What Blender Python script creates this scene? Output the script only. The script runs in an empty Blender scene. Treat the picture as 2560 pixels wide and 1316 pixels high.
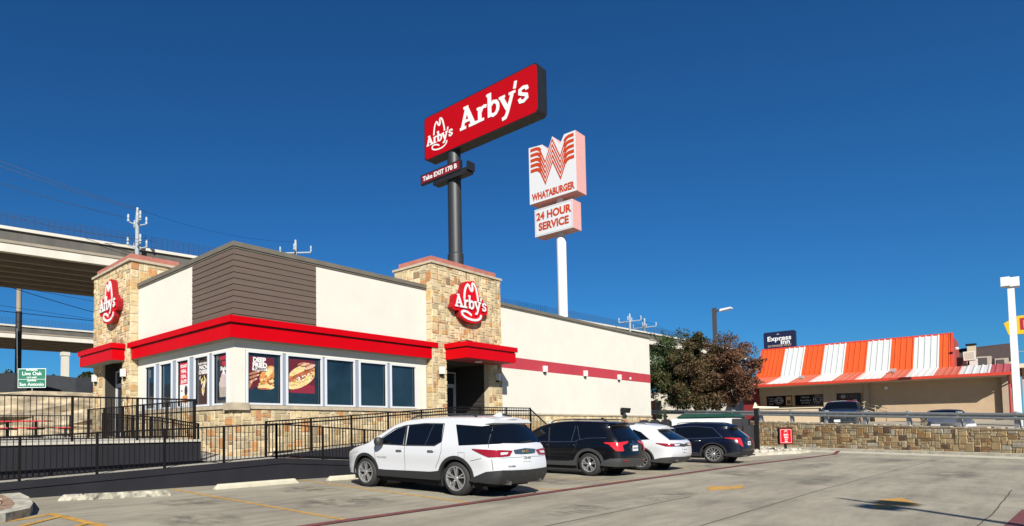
import bpy, math, random
from mathutils import Vector, Matrix

# ---------------------------------------------------------------- camera, sky, sun, exposure
scene = bpy.context.scene
COL = scene.collection
cam_data = bpy.data.cameras.new('camera')
cam = bpy.data.objects.new('camera', cam_data)
COL.objects.link(cam)
cam_data.sensor_width = 36.0
cam_data.lens = 1526.016 / 2560 * 36
cam_data.shift_x = (1280 - 900.0) / 2560
cam_data.shift_y = (1005.245 - 658) / 2560
cam_data.clip_start = 0.1
cam_data.clip_end = 4000
_pit, _rol, _yaw = math.radians(2.5468), math.radians(-0.5501), math.radians(47.5484)
_F = Vector((math.cos(_yaw) * math.cos(_pit), math.sin(_yaw) * math.cos(_pit), math.sin(_pit)))
_R = Vector((math.sin(_yaw), -math.cos(_yaw), 0.0))
_U = _R.cross(_F)
_R2 = math.cos(_rol) * _R + math.sin(_rol) * _U
_U2 = -math.sin(_rol) * _R + math.cos(_rol) * _U
cam.matrix_world = Matrix(((_R2.x, _U2.x, -_F.x, 0), (_R2.y, _U2.y, -_F.y, 0), (_R2.z, _U2.z, -_F.z, 1.5), (0, 0, 0, 1)))
scene.camera = cam

SUN_EL = math.radians(33)
SUN_TRAVEL = Vector((0.70, 0.714, 0)).normalized()
world = bpy.data.worlds.new("World")
scene.world = world
world.use_nodes = True
wn = world.node_tree
sky = wn.nodes.new('ShaderNodeTexSky')
sky.sky_type = 'NISHITA'
sky.sun_disc = False
sky.sun_elevation = SUN_EL
sky.sun_rotation = math.atan2(-SUN_TRAVEL.x, -SUN_TRAVEL.y)
sky.altitude = 300
sky.air_density = 1.0
sky.dust_density = 0.25
sky.ozone_density = 4.0
bg = wn.nodes['Background']
tint = wn.nodes.new('ShaderNodeVectorMath'); tint.operation = 'MULTIPLY'; tint.inputs[1].default_value = (0.151, 0.49, 0.78)
wn.links.new(sky.outputs[0], tint.inputs[0])
wn.links.new(tint.outputs[0], bg.inputs[0])
bg.inputs[1].default_value = 0.060

sun_data = bpy.data.lights.new('sun', 'SUN')
sun_data.energy = 5.0
sun_data.angle = math.radians(0.5)
sun_data.color = (1.0, 0.955, 0.87)
sun = bpy.data.objects.new('sun', sun_data)
COL.objects.link(sun)
_dir = Vector((SUN_TRAVEL.x * math.cos(SUN_EL), SUN_TRAVEL.y * math.cos(SUN_EL), -math.sin(SUN_EL)))
sun.rotation_euler = _dir.to_track_quat('-Z', 'Y').to_euler()
sun.location = (-30, -30, 30)

scene.view_settings.view_transform = 'Standard'
scene.view_settings.look = 'None'
scene.view_settings.gamma = 1
scene.view_settings.use_curve_mapping = False
scene.view_settings.exposure = 0.85

rnd = random.Random(7)

# ---------------------------------------------------------------- materials
def _n(nt, t, **kw):
    n = nt.nodes.new(t)
    for k, v in kw.items():
        setattr(n, k, v)
    return n

MATS = {}
ALBEDO = 0.68           # one scale for every paint and stone colour below
def mat(name, color, rough=0.6, metal=0.0, var=0.0, vscale=3.0, bump=0.0, bscale=20.0, coat=0.0, spec=0.5, emit=None, attr=False, stretch=(1, 1, 1), detail=6.0, ior=None, alpha_sheen=None):
    """procedural principled material; var = strength of the colour mottling"""
    if name in MATS:
        return MATS[name]
    color = tuple(c * ALBEDO for c in color)
    m = bpy.data.materials.new(name)
    m.use_nodes = True
    nt = m.node_tree
    b = nt.nodes['Principled BSDF']
    b.inputs['Base Color'].default_value = (*color, 1)
    b.inputs['Roughness'].default_value = rough
    b.inputs['Metallic'].default_value = metal
    b.inputs['Coat Weight'].default_value = coat
    b.inputs['Coat Roughness'].default_value = 0.03
    b.inputs['Specular IOR Level'].default_value = spec
    if ior: b.inputs['IOR'].default_value = ior
    if emit:
        b.inputs['Emission Color'].default_value = (*color, 1)
        b.inputs['Emission Strength'].default_value = emit
    src = None
    tc = _n(nt, 'ShaderNodeTexCoord')
    mp = _n(nt, 'ShaderNodeMapping')
    mp.inputs['Scale'].default_value = stretch
    nt.links.new(tc.outputs['Object'], mp.inputs[0])
    if attr:
        a = _n(nt, 'ShaderNodeAttribute', attribute_name='Col')
        src = a.outputs['Color']
    if var > 0:
        no = _n(nt, 'ShaderNodeTexNoise')
        no.inputs['Scale'].default_value = vscale
        no.inputs['Detail'].default_value = detail
        no.inputs['Roughness'].default_value = 0.6
        nt.links.new(mp.outputs[0], no.inputs['Vector'])
        mr = _n(nt, 'ShaderNodeMapRange')
        mr.inputs['From Min'].default_value = 0.3
        mr.inputs['From Max'].default_value = 0.7
        mr.inputs['To Min'].default_value = 1 - var
        mr.inputs['To Max'].default_value = 1 + var
        nt.links.new(no.outputs[0], mr.inputs[0])
        mx = _n(nt, 'ShaderNodeVectorMath', operation='SCALE')
        if src: nt.links.new(src, mx.inputs[0])
        else: mx.inputs[0].default_value = color
        nt.links.new(mr.outputs[0], mx.inputs['Scale'])
        src = mx.outputs[0]
    if src:
        nt.links.new(src, b.inputs['Base Color'])
    if bump > 0:
        nb = _n(nt, 'ShaderNodeTexNoise')
        nb.inputs['Scale'].default_value = bscale
        nb.inputs['Detail'].default_value = 5
        nt.links.new(mp.outputs[0], nb.inputs['Vector'])
        bp = _n(nt, 'ShaderNodeBump')
        bp.inputs['Strength'].default_value = bump
        bp.inputs['Distance'].default_value = 0.02
        nt.links.new(nb.outputs[0], bp.inputs['Height'])
        nt.links.new(bp.outputs[0], b.inputs['Normal'])
    MATS[name] = m
    return m

M_stucco = mat('cream_stucco', (0.76, 0.73, 0.64), 0.85, var=0.045, vscale=0.9, bump=0.25, bscale=45)
M_stripe = mat('faded_red_stripe', (0.48, 0.035, 0.055), 0.8, var=0.10, vscale=1.2, bump=0.2, bscale=45)
M_coping = mat('coping_metal', (0.17, 0.15, 0.115), 0.55, var=0.12, vscale=2.0)
M_siding = mat('brown_siding', (0.130, 0.092, 0.070), 0.7, var=0.10, vscale=3.0, stretch=(0.3, 0.3, 3), bump=0.15, bscale=40)
M_red = mat('red_fascia', (0.60, 0.001, 0.006), 0.38, var=0.05, vscale=0.6, spec=.10)
M_red_faded = mat('faded_red_parapet', (0.46, 0.16, 0.12), 0.8, var=0.25, vscale=2.5)
M_stone = mat('limestone_blocks', (0.5, 0.4, 0.25), 0.85, attr=True, var=0.20, vscale=6.0, bump=0.6, bscale=14)
M_mortar = mat('mortar', (0.58, 0.48, 0.32), 0.95, var=0.1, vscale=6)
M_capstone = mat('capstone', (0.50, 0.42, 0.30), 0.85, var=0.22, vscale=3.0, bump=0.4, bscale=15)
M_soffit = mat('soffit', (0.35, 0.33, 0.29), 0.8)
M_frame = mat('window_frame', (0.72, 0.74, 0.76), 0.4, var=0.03)
M_mull = mat('mullion_blue_grey', (0.30, 0.34, 0.42), 0.45)
M_glass = mat('dark_glass', (0.014, 0.027, 0.040), 0.03, spec=0.9, var=.45, vscale=.9, bump=.10, bscale=1.6)  # mottled pane colour stands in for faint reflections
M_glass2 = mat('door_glass', (0.03, 0.035, 0.04), 0.04, spec=0.6)
M_black = mat('black_paint', (0.007, 0.007, 0.008), 0.5, spec=.3)
M_rail = mat('black_rail', (0.007, 0.005, 0.005), 0.5, spec=.25)
M_blackwall = mat('black_painted_concrete', (0.017, 0.017, 0.022), 0.7, spec=.25, var=0.22, vscale=1.6, stretch=(1, 1, 0.6), bump=0.15, bscale=20)
M_white = mat('white_paint', (0.80, 0.80, 0.78), 0.5, var=0.03)
M_galv = mat('galvanised_steel', (0.42, 0.45, 0.47), 0.4, metal=0.6, var=0.12, vscale=4)
M_galvpost = mat('grey_post', (0.33, 0.35, 0.36), 0.6, var=0.15, vscale=5)
M_conc = mat('pale_concrete', (0.52, 0.49, 0.41), 0.85, var=0.16, vscale=1.8, bump=0.2, bscale=18)
M_kerb = mat('kerb_concrete', (0.58, 0.54, 0.43), 0.85, var=0.25, vscale=3.0, bump=0.3, bscale=15)
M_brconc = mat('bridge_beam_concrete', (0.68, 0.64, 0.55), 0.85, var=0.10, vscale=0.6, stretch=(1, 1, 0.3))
M_brdark = mat('dark_barrier_concrete', (0.115, 0.108, 0.095), 0.9, var=0.25, vscale=0.5, stretch=(1, 1, 0.3))  # barrier face, much darker than the cap and edge beam
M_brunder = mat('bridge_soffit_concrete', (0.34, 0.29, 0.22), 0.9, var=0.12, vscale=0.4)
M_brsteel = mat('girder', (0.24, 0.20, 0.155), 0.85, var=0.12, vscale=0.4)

# ---------------------------------------------------------------- mesh helpers
class MB:
    """collects shapes and links them as one mesh object"""
    def __init__(s):
        s.v, s.f, s.mi, s.c = [], [], [], []
        s.m = 0
        s.col = (0.5, 0.5, 0.5)
    def face(s, idx, col=None):
        s.f.append(tuple(idx)); s.mi.append(s.m); s.c.append(col or s.col)
    def poly(s, pts, col=None):
        n = len(s.v); s.v += [tuple(p) for p in pts]
        s.face(range(n, n + len(pts)), col)
    def box(s, x0, x1, y0, y1, z0, z1, col=None):
        n = len(s.v)
        s.v += [(x0, y0, z0), (x1, y0, z0), (x1, y1, z0), (x0, y1, z0), (x0, y0, z1), (x1, y0, z1), (x1, y1, z1), (x0, y1, z1)]
        for q in ((0, 3, 2, 1), (4, 5, 6, 7), (0, 1, 5, 4), (1, 2, 6, 5), (2, 3, 7, 6), (3, 0, 4, 7)):
            s.face([n + i for i in q], col)
        return s
    def hexa(s, b, t, col=None):
        """b, t: four bottom and four top corners (counter-clockwise)"""
        n = len(s.v); s.v += [tuple(p) for p in b] + [tuple(p) for p in t]
        for q in ((0, 3, 2, 1), (4, 5, 6, 7), (0, 1, 5, 4), (1, 2, 6, 5), (2, 3, 7, 6), (3, 0, 4, 7)):
            s.face([n + i for i in q], col)
        return s
    def obox(s, p0, p1, w, z0a, z1a, z0b=None, z1b=None, side=0.0):
        """box along a plan line p0-p1, width w, sideways offset, own heights at both ends"""
        if z0b is None: z0b = z0a
        if z1b is None: z1b = z1a
        d = Vector((p1[0] - p0[0], p1[1] - p0[1])).normalized(); nx, ny = -d.y, d.x
        a, b = side - w / 2, side + w / 2
        c = [(p0[0] + nx * a, p0[1] + ny * a), (p1[0] + nx * a, p1[1] + ny * a), (p1[0] + nx * b, p1[1] + ny * b), (p0[0] + nx * b, p0[1] + ny * b)]
        s.hexa([(c[0][0], c[0][1], z0a), (c[1][0], c[1][1], z0b), (c[2][0], c[2][1], z0b), (c[3][0], c[3][1], z0a)],
               [(c[0][0], c[0][1], z1a), (c[1][0], c[1][1], z1b), (c[2][0], c[2][1], z1b), (c[3][0], c[3][1], z1a)])
        return s
    def prism(s, pts, fr, d0, d1, col=None, back=True):
        """pts 2D outline, fr(u, v, d) -> point; front face at d1"""
        n = len(s.v); k = len(pts)
        s.v += [tuple(fr(u, v, d0)) for u, v in pts] + [tuple(fr(u, v, d1)) for u, v in pts]
        s.face([n + k + i for i in range(k)], col)
        if back: s.face([n + k - 1 - i for i in range(k)], col)
        for i in range(k):
            j = (i + 1) % k
            s.face((n + i, n + j, n + k + j, n + k + i), col)
        return s
    def tube(s, path, r, seg=10, caps=True, col=None):
        """tube along points; r one radius or one per point"""
        path = [Vector(p) for p in path]
        rs = r if isinstance(r, (list, tuple)) else [r] * len(path)
        rings = []
        up = None
        for i, p in enumerate(path):
            if i == 0: d = path[1] - p
            elif i == len(path) - 1: d = p - path[i - 1]
            else: d = (path[i + 1] - path[i - 1])
            d.normalize()
            if up is None:
                up = Vector((0, 0, 1)) if abs(d.z) < 0.9 else Vector((1, 0, 0))
            a = d.cross(up)
            if a.length < 1e-4: a = d.cross(Vector((0.3, 1, 0.2)))
            a.normalize(); b = a.cross(d); b.normalize(); up = b
            n = len(s.v)
            for k in range(seg):
                t = 2 * math.pi * k / seg
                s.v.append(tuple(p + (a * math.cos(t) + b * math.sin(t)) * rs[i]))
            rings.append(n)
        for i in range(len(rings) - 1):
            for k in range(seg):
                k2 = (k + 1) % seg
                s.face((rings[i] + k, rings[i] + k2, rings[i + 1] + k2, rings[i + 1] + k), col)
        if caps:
            s.face([rings[0] + k for k in reversed(range(seg))], col)
            s.face([rings[-1] + k for k in range(seg)], col)
        return s
    def lathe(s, prof, fr, seg=24, col=None, close=False, caps=True):
        """prof list of (r, h); fr(x, y, h) -> point"""
        rings = []
        for r, h in prof:
            n = len(s.v)
            for k in range(seg):
                t = 2 * math.pi * k / seg
                s.v.append(tuple(fr(r * math.cos(t), r * math.sin(t), h)))
            rings.append(n)
        for i in range(len(rings) - 1 + (1 if close else 0)):
            a, b = rings[i], rings[(i + 1) % len(rings)]
            for k in range(seg):
                k2 = (k + 1) % seg
                s.face((a + k, a + k2, b + k2, b + k), col)
        if not close and caps:
            s.face([rings[0] + k for k in reversed(range(seg))], col)
            s.face([rings[-1] + k for k in range(seg)], col)
        return s
    def ribbon(s, pts, w, fr, d0, d1, col=None):
        """thick flat stroke in a plane, mitred"""
        P = [Vector(p) for p in pts]; L, Rr = [], []
        for i, p in enumerate(P):
            if i == 0: n = (P[1] - p).normalized(); n = Vector((-n.y, n.x)); k = 1
            elif i == len(P) - 1: n = (p - P[i - 1]).normalized(); n = Vector((-n.y, n.x)); k = 1
            else:
                a = (p - P[i - 1]).normalized(); b = (P[i + 1] - p).normalized()
                n1 = Vector((-a.y, a.x)); n2 = Vector((-b.y, b.x)); n = n1 + n2
                if n.length < 0.3: n = n1
                n.normalize(); k = 1 / max(0.5, n.dot(n1))
            L.append(p + n * w / 2 * k); Rr.append(p - n * w / 2 * k)
        for i in range(len(P) - 1):
            q = [L[i], Rr[i], Rr[i + 1], L[i + 1]]
            s.prism([(t.x, t.y) for t in q], fr, d0, d1, col)
        return s
    def text(s, body, size, fr, d0, d1, xscale=1.0, bold=0.0, align='CENTER', spacing=1.0, col=None):
        cu = bpy.data.curves.new('t', 'FONT'); cu.body = body; cu.size = size; cu.align_x = align; cu.align_y = 'CENTER'
        cu.space_character = spacing; cu.offset = bold; cu.resolution_u = 3
        ob = bpy.data.objects.new('t', cu); COL.objects.link(ob)
        bpy.context.view_layer.update()
        me = bpy.data.meshes.new_from_object(ob.evaluated_get(bpy.context.evaluated_depsgraph_get()))
        for d in ((d1,) if d0 is None else (d1,)):
            n = len(s.v)
            s.v += [tuple(fr(v.co.x * xscale, v.co.y, d)) for v in me.vertices]
            for p in me.polygons: s.face([n + i for i in p.vertices], col)
        if d0 is not None:       # side walls for the edges used once
            from collections import Counter
            ec = Counter()
            for p in me.polygons:
                for e in p.edge_keys: ec[e] += 1
            n = len(s.v)
            s.v += [tuple(fr(v.co.x * xscale, v.co.y, d0)) for v in me.vertices]
            n1 = n - len(me.vertices)
            for (a, b), k in ec.items():
                if k == 1: s.face((n + a, n + b, n1 + b, n1 + a), col)
        bpy.data.objects.remove(ob); bpy.data.curves.remove(cu); bpy.data.meshes.remove(me)
        return s
    def build(s, name, mats, parent=None, smooth=False, angle=35, loc=None, attr=False):
        if not isinstance(mats, (list, tuple)): mats = [mats]
        me = bpy.data.meshes.new(name)
        me.from_pydata(s.v, [], s.f)
        for m in mats: me.materials.append(m)
        me.polygons.foreach_set('material_index', s.mi)
        if attr:
            ca = me.color_attributes.new('Col', 'FLOAT_COLOR', 'CORNER')
            data = []
            for p, c in zip(me.polygons, s.c):
                data += [c[0] * ALBEDO, c[1] * ALBEDO, c[2] * ALBEDO, 1.0] * p.loop_total
            ca.data.foreach_set('color', data)
        if smooth:
            me.polygons.foreach_set('use_smooth', [True] * len(me.polygons))
            me.set_sharp_from_angle(angle=math.radians(angle))
        me.update()
        o = bpy.data.objects.new(name, me)
        COL.objects.link(o)
        if parent: o.parent = parent
        if loc: o.location = loc
        return o

def tag(o, label, cat, group=None, kind=None):
    if label: o['label'] = label
    if cat: o['category'] = cat
    if group: o['group'] = group
    if kind: o['kind'] = kind
    return o

def empty(name, loc=(0, 0, 0), rz=0.0, label=None, cat=None, group=None):
    o = bpy.data.objects.new(name, None)
    o.empty_display_size = 0.2
    COL.objects.link(o); o.location = loc; o.rotation_euler = (0, 0, rz)
    return tag(o, label, cat, group)

def struct(o):
    o['kind'] = 'structure'; return o

def copy_tree(o, parent=None):
    c = o.copy(); COL.objects.link(c); c.parent = parent
    for ch in list(o.children): copy_tree(ch, c)
    return c

def frame(O, ex, ey, ez):
    O, ex, ey, ez = Vector(O), Vector(ex), Vector(ey), Vector(ez)
    return lambda u, v, d: O + ex * u + ey * v + ez * d

def front_frame(y, x=0, z=0):       # u = +x, v = z, d towards the street (-y)
    return frame((x, y, z), (1, 0, 0), (0, 0, 1), (0, -1, 0))
def left_frame(x, y=0, z=0):        # u = -y (left to right as seen), v = z, d towards -x
    return frame((x, y, z), (0, -1, 0), (0, 0, 1), (-1, 0, 0))

# ---------------------------------------------------------------- rubble stone facing
PAL_B = [((0.66, 0.52, 0.30), 5), ((0.57, 0.44, 0.24), 5), ((0.48, 0.39, 0.24), 3), ((0.70, 0.57, 0.36), 4), ((0.40, 0.32, 0.19), 2), ((0.52, 0.23, 0.075), 1.6), ((0.42, 0.19, 0.08), .7), ((0.56, 0.36, 0.15), 2.0), ((0.26, 0.16, 0.09), .5)]
PAL_W = [((0.46, 0.33, 0.17), 5), ((0.40, 0.28, 0.14), 4), ((0.50, 0.40, 0.25), 4), ((0.38, 0.31, 0.20), 3), ((0.34, 0.19, 0.075), 3), ((0.23, 0.11, 0.045), 1.5), ((0.10, 0.05, 0.03), .9), ((0.45, 0.41, 0.33), 1.5)]
def pick(pal, r):
    t = r.random() * sum(w for _, w in pal)
    for c, w in pal:
        t -= w
        if t <= 0: break
    k = 1 + r.uniform(-.13, .13); g = (0.58, 0.46, 0.27) if pal is PAL_B else (0.43, 0.33, 0.19) if pal is PAL_W else c
    return tuple(min(0.9, (x * .88 + y * .12) * k) for x, y in zip(c, g))

def stones(mb, fr, w, h, pal=PAL_B, holes=(), cell=0.13, seed=1, big=1.0, proud=0.022, top=None, bottom=None):
    """random ashlar: blocks of 1-4 x 1-2 cells laid in the rectangle w x h (mortar behind)"""
    r = random.Random(seed)
    nx = max(1, round(w / cell)); nz = max(1, round(h / cell)); cx = w / nx; cz = h / nz
    occ = [[False] * nz for _ in range(nx)]
    def hole(i, j):
        x, z = (i + .5) * cx, (j + .5) * cz
        if top and z > top(x): return True
        if bottom and z < bottom(x): return True
        return any(a <= x <= b and c <= z <= d for a, b, c, d in holes)
    for i in range(nx):
        for j in range(nz):
            if hole(i, j): occ[i][j] = True
    for j in range(nz):
        for i in range(nx):
            if occ[i][j]: continue
            a = r.choices([1, 2, 3, 4, 5], [1, 5, 5, 2, .7])[0]; b = r.choices([1, 2, 3], [3, 5, 1.4])[0]
            if r.random() < .18: a, b = min(b, 2), min(3, a)
            while a > 1 and (i + a > nx or any(occ[i + k][j] for k in range(a))): a -= 1
            while b > 1 and (j + b > nz or any(occ[i + k][j + l] for k in range(a) for l in range(b))): b -= 1
            for k in range(a):
                for l in range(b): occ[i + k][j + l] = True
            g = 0.012
            x0, x1, z0, z1 = i * cx + g, (i + a) * cx - g, j * cz + g, (j + b) * cz - g
            col = pick(pal, r); jt = lambda: r.uniform(-.016, .016)
            o = [(x0 + jt(), z0 + jt()), (x1 + jt(), z0 + jt()), (x1 + jt(), z1 + jt()), (x0 + jt(), z1 + jt())]
            o = [(min(w, max(0, p)), min(h, max(0, q))) for p, q in o]
            mx = sum(p for p, q in o) / 4; mz = sum(q for p, q in o) / 4
            # eight-cornered outline with knocked-off corners
            oc = []
            for q in range(4):
                p0, p1, p2 = o[q - 1], o[q], o[(q + 1) % 4]
                t = r.uniform(.05, .22); t2 = r.uniform(.05, .22)
                oc.append((p1[0] + (p0[0] - p1[0]) * t * .6, p1[1] + (p0[1] - p1[1]) * t * .6)); oc.append((p1[0] + (p2[0] - p1[0]) * t2 * .6, p1[1] + (p2[1] - p1[1]) * t2 * .6))
            d = proud * r.uniform(.6, 1.25); n = len(mb.v)
            mb.v += [tuple(fr(p, q, 0.0)) for p, q in oc]
            mb.v += [tuple(fr(p + (mx - p) * .06 * 1, q + (mz - q) * .10, d * .8)) for p, q in oc]
            mb.v += [tuple(fr(p + (mx - p) * .14, q + (mz - q) * .16, d * r.uniform(.85, 1.2))) for p, q in oc]
            for q in range(8):
                q2 = (q + 1) % 8
                mb.face((n + q, n + q2, n + 8 + q2, n + 8 + q), col)
                mb.face((n + 8 + q, n + 8 + q2, n + 16 + q2, n + 16 + q), col)
            mb.face([n + 16 + q for q in range(8)], col)
    return mb
# ================================================================= parent helper for parts modelled in world coordinates
WR = {}
def wroot(name, loc, label, cat, group=None):
    e = empty(name, loc, 0, label, cat, group); WR[e.name] = Vector(loc); return e
def part(mb, name, mats, root, **kw):
    o = mb.build(name, mats, root, **kw)
    if root.name in WR: o.matrix_parent_inverse = Matrix.Translation(-WR[root.name])
    return o

X0, Y0 = 10.37, 17.42          # street corner of the restaurant
XE, YE = 43.0, 30.0
ZT = 7.56
bld = wroot('restaurant_building', (X0, Y0, 0), 'cream stucco fast food restaurant with stone towers, brown siding corner and red canopy bands', 'restaurant')

# ---- stucco walls
m = MB(); i = 0.20
m.box(10.95, 20.75, Y0 + i, 25.9, 0.0, 4.16); m.box(X0 + i, 10.95, Y0 + i, 25.9, 0.0, 4.16)   # core behind the window band
m.box(23.92, XE, Y0 + i, 25.9, 0.0, 4.16); m.box(20.75, 23.92, 19.3, 25.9, 0.0, 4.16); m.box(10.95, XE, 25.9, YE, 0.0, 4.16)
m.box(X0, 20.75, Y0, 25.9, 4.16, ZT); m.box(20.75, 23.92, 19.3, 25.9, 4.16, ZT); m.box(23.92, XE, Y0, 25.9, 4.16, ZT)
m.box(20.75, 23.92, Y0, 19.3, 4.62, ZT); m.box(10.95, XE, 25.9, YE, 4.16, ZT); m.box(X0, 10.95, 25.9, YE, 4.63, ZT)
m.box(X0, 10.80, Y0, Y0 + .36, 2.33, 4.16)                    # corner pier
m.box(19.18, 19.80, Y0, Y0 + i, 2.33, 4.16)
m.box(24.9, XE - .003, Y0, Y0 + i, 0.0, 4.16)                 # long rear section of the front
m.box(X0, X0 + i, Y0 + 6.96, Y0 + 7.9, 2.33, 4.16)            # pier beside the left tower
m.box(X0, X0 + i, Y0 + 12.0, YE - .003, 0, 4.16)
part(m, 'wall', M_stucco, bld)
m = MB(); m.box(24.98, XE + .02, Y0 - .006, Y0 + .1, 4.47, 5.05); m.box(XE - .1, XE + .006, Y0 + .1, YE, 4.47, 5.05)
part(m, 'wall_stripe', M_stripe, bld)
m = MB()
m.box(X0 - .07, XE + .07, Y0 - .07, Y0 + .25, ZT, ZT + .155); m.box(X0 - .07, X0 + .25, Y0 + .25, YE, ZT, ZT + .155)
m.box(XE - .25, XE + .07, Y0 + .25, YE, ZT, ZT + .155); m.box(X0 - .04, XE + .04, Y0 - .04, Y0 + .22, ZT - .06, ZT)
m.box(X0 - .04, X0 + .22, Y0 + .22, YE, ZT - .06, ZT)
part(m, 'roof_coping', M_coping, bld)

# ---- brown boards on the corner
m = MB(); z = 5.12; nb = 12; h = (ZT - .062 - z) / nb
for k in range(nb):
    a = z + k * h; b = a + h - .018
    m.hexa([(X0 - .045, Y0 - .045, a), (13.77, Y0 - .045, a), (13.77, Y0 + .02, a), (X0 - .045, Y0 + .02, a)],
           [(X0 - .028, Y0 - .028, b), (13.77, Y0 - .028, b), (13.77, Y0 + .02, b), (X0 - .028, Y0 + .02, b)])
    m.hexa([(X0 - .045, Y0 + .02, a), (X0 + .02, Y0 + .02, a), (X0 + .02, Y0 + 2.83, a), (X0 - .045, Y0 + 2.83, a)],
           [(X0 - .028, Y0 + .02, b), (X0 + .02, Y0 + .02, b), (X0 + .02, Y0 + 2.83, b), (X0 - .028, Y0 + 2.83, b)])
part(m, 'corner_siding', M_siding, bld)
m = MB(); m.box(X0 - .022, 13.785, Y0 - .022, Y0 + .01, z, ZT - .07); m.box(X0 - .022, X0 + .01, Y0 + .01, Y0 + 2.845, z, ZT - .07)
part(m, 'siding_backing', M_black, bld)

# ---- stone wainscot and its capstone
def stone_part(name, faces, root=bld, **kw):
    m = MB()
    m.m = 1
    for fr, w, h, k in faces:
        if k.get('holes'): continue
        m.poly([fr(0, 0, .004), fr(w, 0, .004), fr(w, h, .004), fr(0, h, .004)], (0.5, 0.42, 0.28))
    m.m = 0
    for q, (fr, w, h, k) in enumerate(faces): stones(m, fr, w, h, seed=11 + q * 7 + len(name), **k)
    return part(m, name, [M_stone, M_mortar], root, attr=True, smooth=False)
m = MB(); m.box(X0 - .02, 19.85, Y0 - .02, Y0 + .19, .3, 2.20); m.box(X0 - .02, X0 + .19, Y0 + .19, Y0 + 7.8, .3, 2.20)
part(m, 'wainscot_core', M_mortar, bld)
stone_part('stone_wainscot', [
    (front_frame(Y0 - .03, X0, .5), 9.5, 1.68, {}),
    (left_frame(X0 - .03, Y0 + 7.8, .5), 7.8, 1.68, {}),
    (front_frame(Y0 - .01, 24.9, 0.0), XE - 24.9, 2.12, {'cell': .16})])
m = MB(); r = random.Random(5)
def capline(x0, x1, fn, step=.62):
    x = x0
    while x < x1 - .05:
        w = min(step * r.uniform(.7, 1.4), x1 - x); fn(x + .006, x + w - .006, r.uniform(-.008, .008)); x += w
capline(X0 - .1, 19.8, lambda a, b, j: m.box(a, b, Y0 - .10 + j, Y0 + .14, 2.205, 2.33))
capline(Y0 + .14, Y0 + 7.7, lambda a, b, j: m.box(X0 - .10 + j, X0 + .14, a, b, 2.205, 2.33))
part(m, 'capstone', M_capstone, bld); m = MB()
capline(24.98, XE, lambda a, b, j: m.box(a, b, Y0 - .08 + j, Y0 + .05, 2.14, 2.23), 1.1)
part(m, 'capstone', M_capstone, bld); m = MB()
m.box(X0 - .16, X0 + .5, Y0 - .16, Y0 - .11, 2.16, 2.40); m.box(X0 - .16, X0 - .11, Y0 - .109, Y0 + .42, 2.16, 2.40)
part(m, 'capstone', M_capstone, bld)

# ---- windows
def window(fr, w, h, glassmat=M_glass):
    f = MB(); t = .065
    for a, b, c, d in ((0, w, 0, t), (0, w, h - t, h), (0, t, t, h - t), (w - t, w, t, h - t)):
        f.prism([(a, c), (b, c), (b, d), (a, d)], fr, -.14, .03)
    o = part(f, 'window', M_frame, bld)
    g = MB(); g.prism([(t, t), (w - t, t), (w - t, h - t), (t, h - t)], fr, -.10, -.06)
    part(g, 'pane', glassmat, o)
    s = MB(); s.m = 0
    for a, b in ((t, t + .022), (w - t - .022, w - t)):
        s.prism([(a, t), (b, t), (b, h - t), (a, h - t)], fr, -.058, -.03)
    s.prism([(t, h - t - .03), (w - t, h - t - .03), (w - t, h - t), (t, h - t)], fr, -.057, -.031)
    part(s, 'gasket', M_black, o)
    return o
FW = [(10.83, 12.28), (12.45, 14.06), (14.20, 15.67), (15.89, 17.41), (17.61, 19.16)]
for a, b in FW: window(front_frame(Y0 - .01, a, 2.345), b - a, 4.15 - 2.345)
LW = [(0.37, 1.38), (1.64, 2.71), (3.10, 4.10), (4.47, 5.55), (5.97, 6.95)]
for a, b in LW: window(left_frame(X0 - .01, Y0 + b, 2.345), b - a, 4.15 - 2.345)
m = MB()
for (a, b), (c, d) in zip(FW[:-1], FW[1:]): m.box(b + .003, c - .003, Y0 - .0, Y0 + .15, 2.345, 4.14)
for (a, b), (c, d) in zip(LW[:-1], LW[1:]): m.box(X0 - .0, X0 + .15, Y0 + b + .003, Y0 + c - .003, 2.345, 4.14)
part(m, 'mullion', M_mull, bld)

# ---- red canopy bands: fascia, reveal and lip
def canopy(name, x0, x1, y0, y1, zb=4.49, zt=5.19, lip=.07):
    o = MB(); o.box(x0, x1, y0, y1, zb, zb + .44)
    o.box(x0 - lip, x1 + (lip if name == 'door_canopy' else 0), y0 - lip, y1, zb + .485, zt)
    p = part(o, name, M_red, bld)
    b = MB(); b.box(x0 + .03, x1 - .03, y0 + .03, y1 - .001, zb + .44, zb + .485)
    part(b, 'reveal', mat('dark_red', (0.10, 0.002, 0.005), .5), p)
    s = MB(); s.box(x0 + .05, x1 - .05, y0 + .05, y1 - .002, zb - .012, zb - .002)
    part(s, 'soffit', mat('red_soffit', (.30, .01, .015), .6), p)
    return p
m = MB()
xa, ya, zb = X0 - .30, Y0 - .30, 4.49
L = .08
m.box(xa, 20.12, ya, Y0, zb, zb + .44); m.box(xa, X0, Y0 + .0005, 25.35, zb, zb + .44)
m.box(xa - L, 20.20, ya - L, Y0, zb + .485, 5.19); m.box(xa - L, X0, Y0 + .0005, 25.35, zb + .485, 5.19)
cb = part(m, 'red_canopy', M_red, bld)
m = MB(); m.box(xa + .03, 20.09, ya + .03, Y0, zb + .44, zb + .485); m.box(xa + .03, X0, Y0, 25.35, zb + .44, zb + .485)
part(m, 'reveal', mat('dark_red', (0.10, 0.002, 0.005), .5), cb)
m = MB(); m.box(xa + .03, 20.09, ya + .03, Y0 - .002, zb - .012, zb - .002); m.box(xa + .03, X0 - .002, Y0, 25.3, zb - .012, zb - .002)
part(m, 'soffit', M_soffit, cb)

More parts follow.
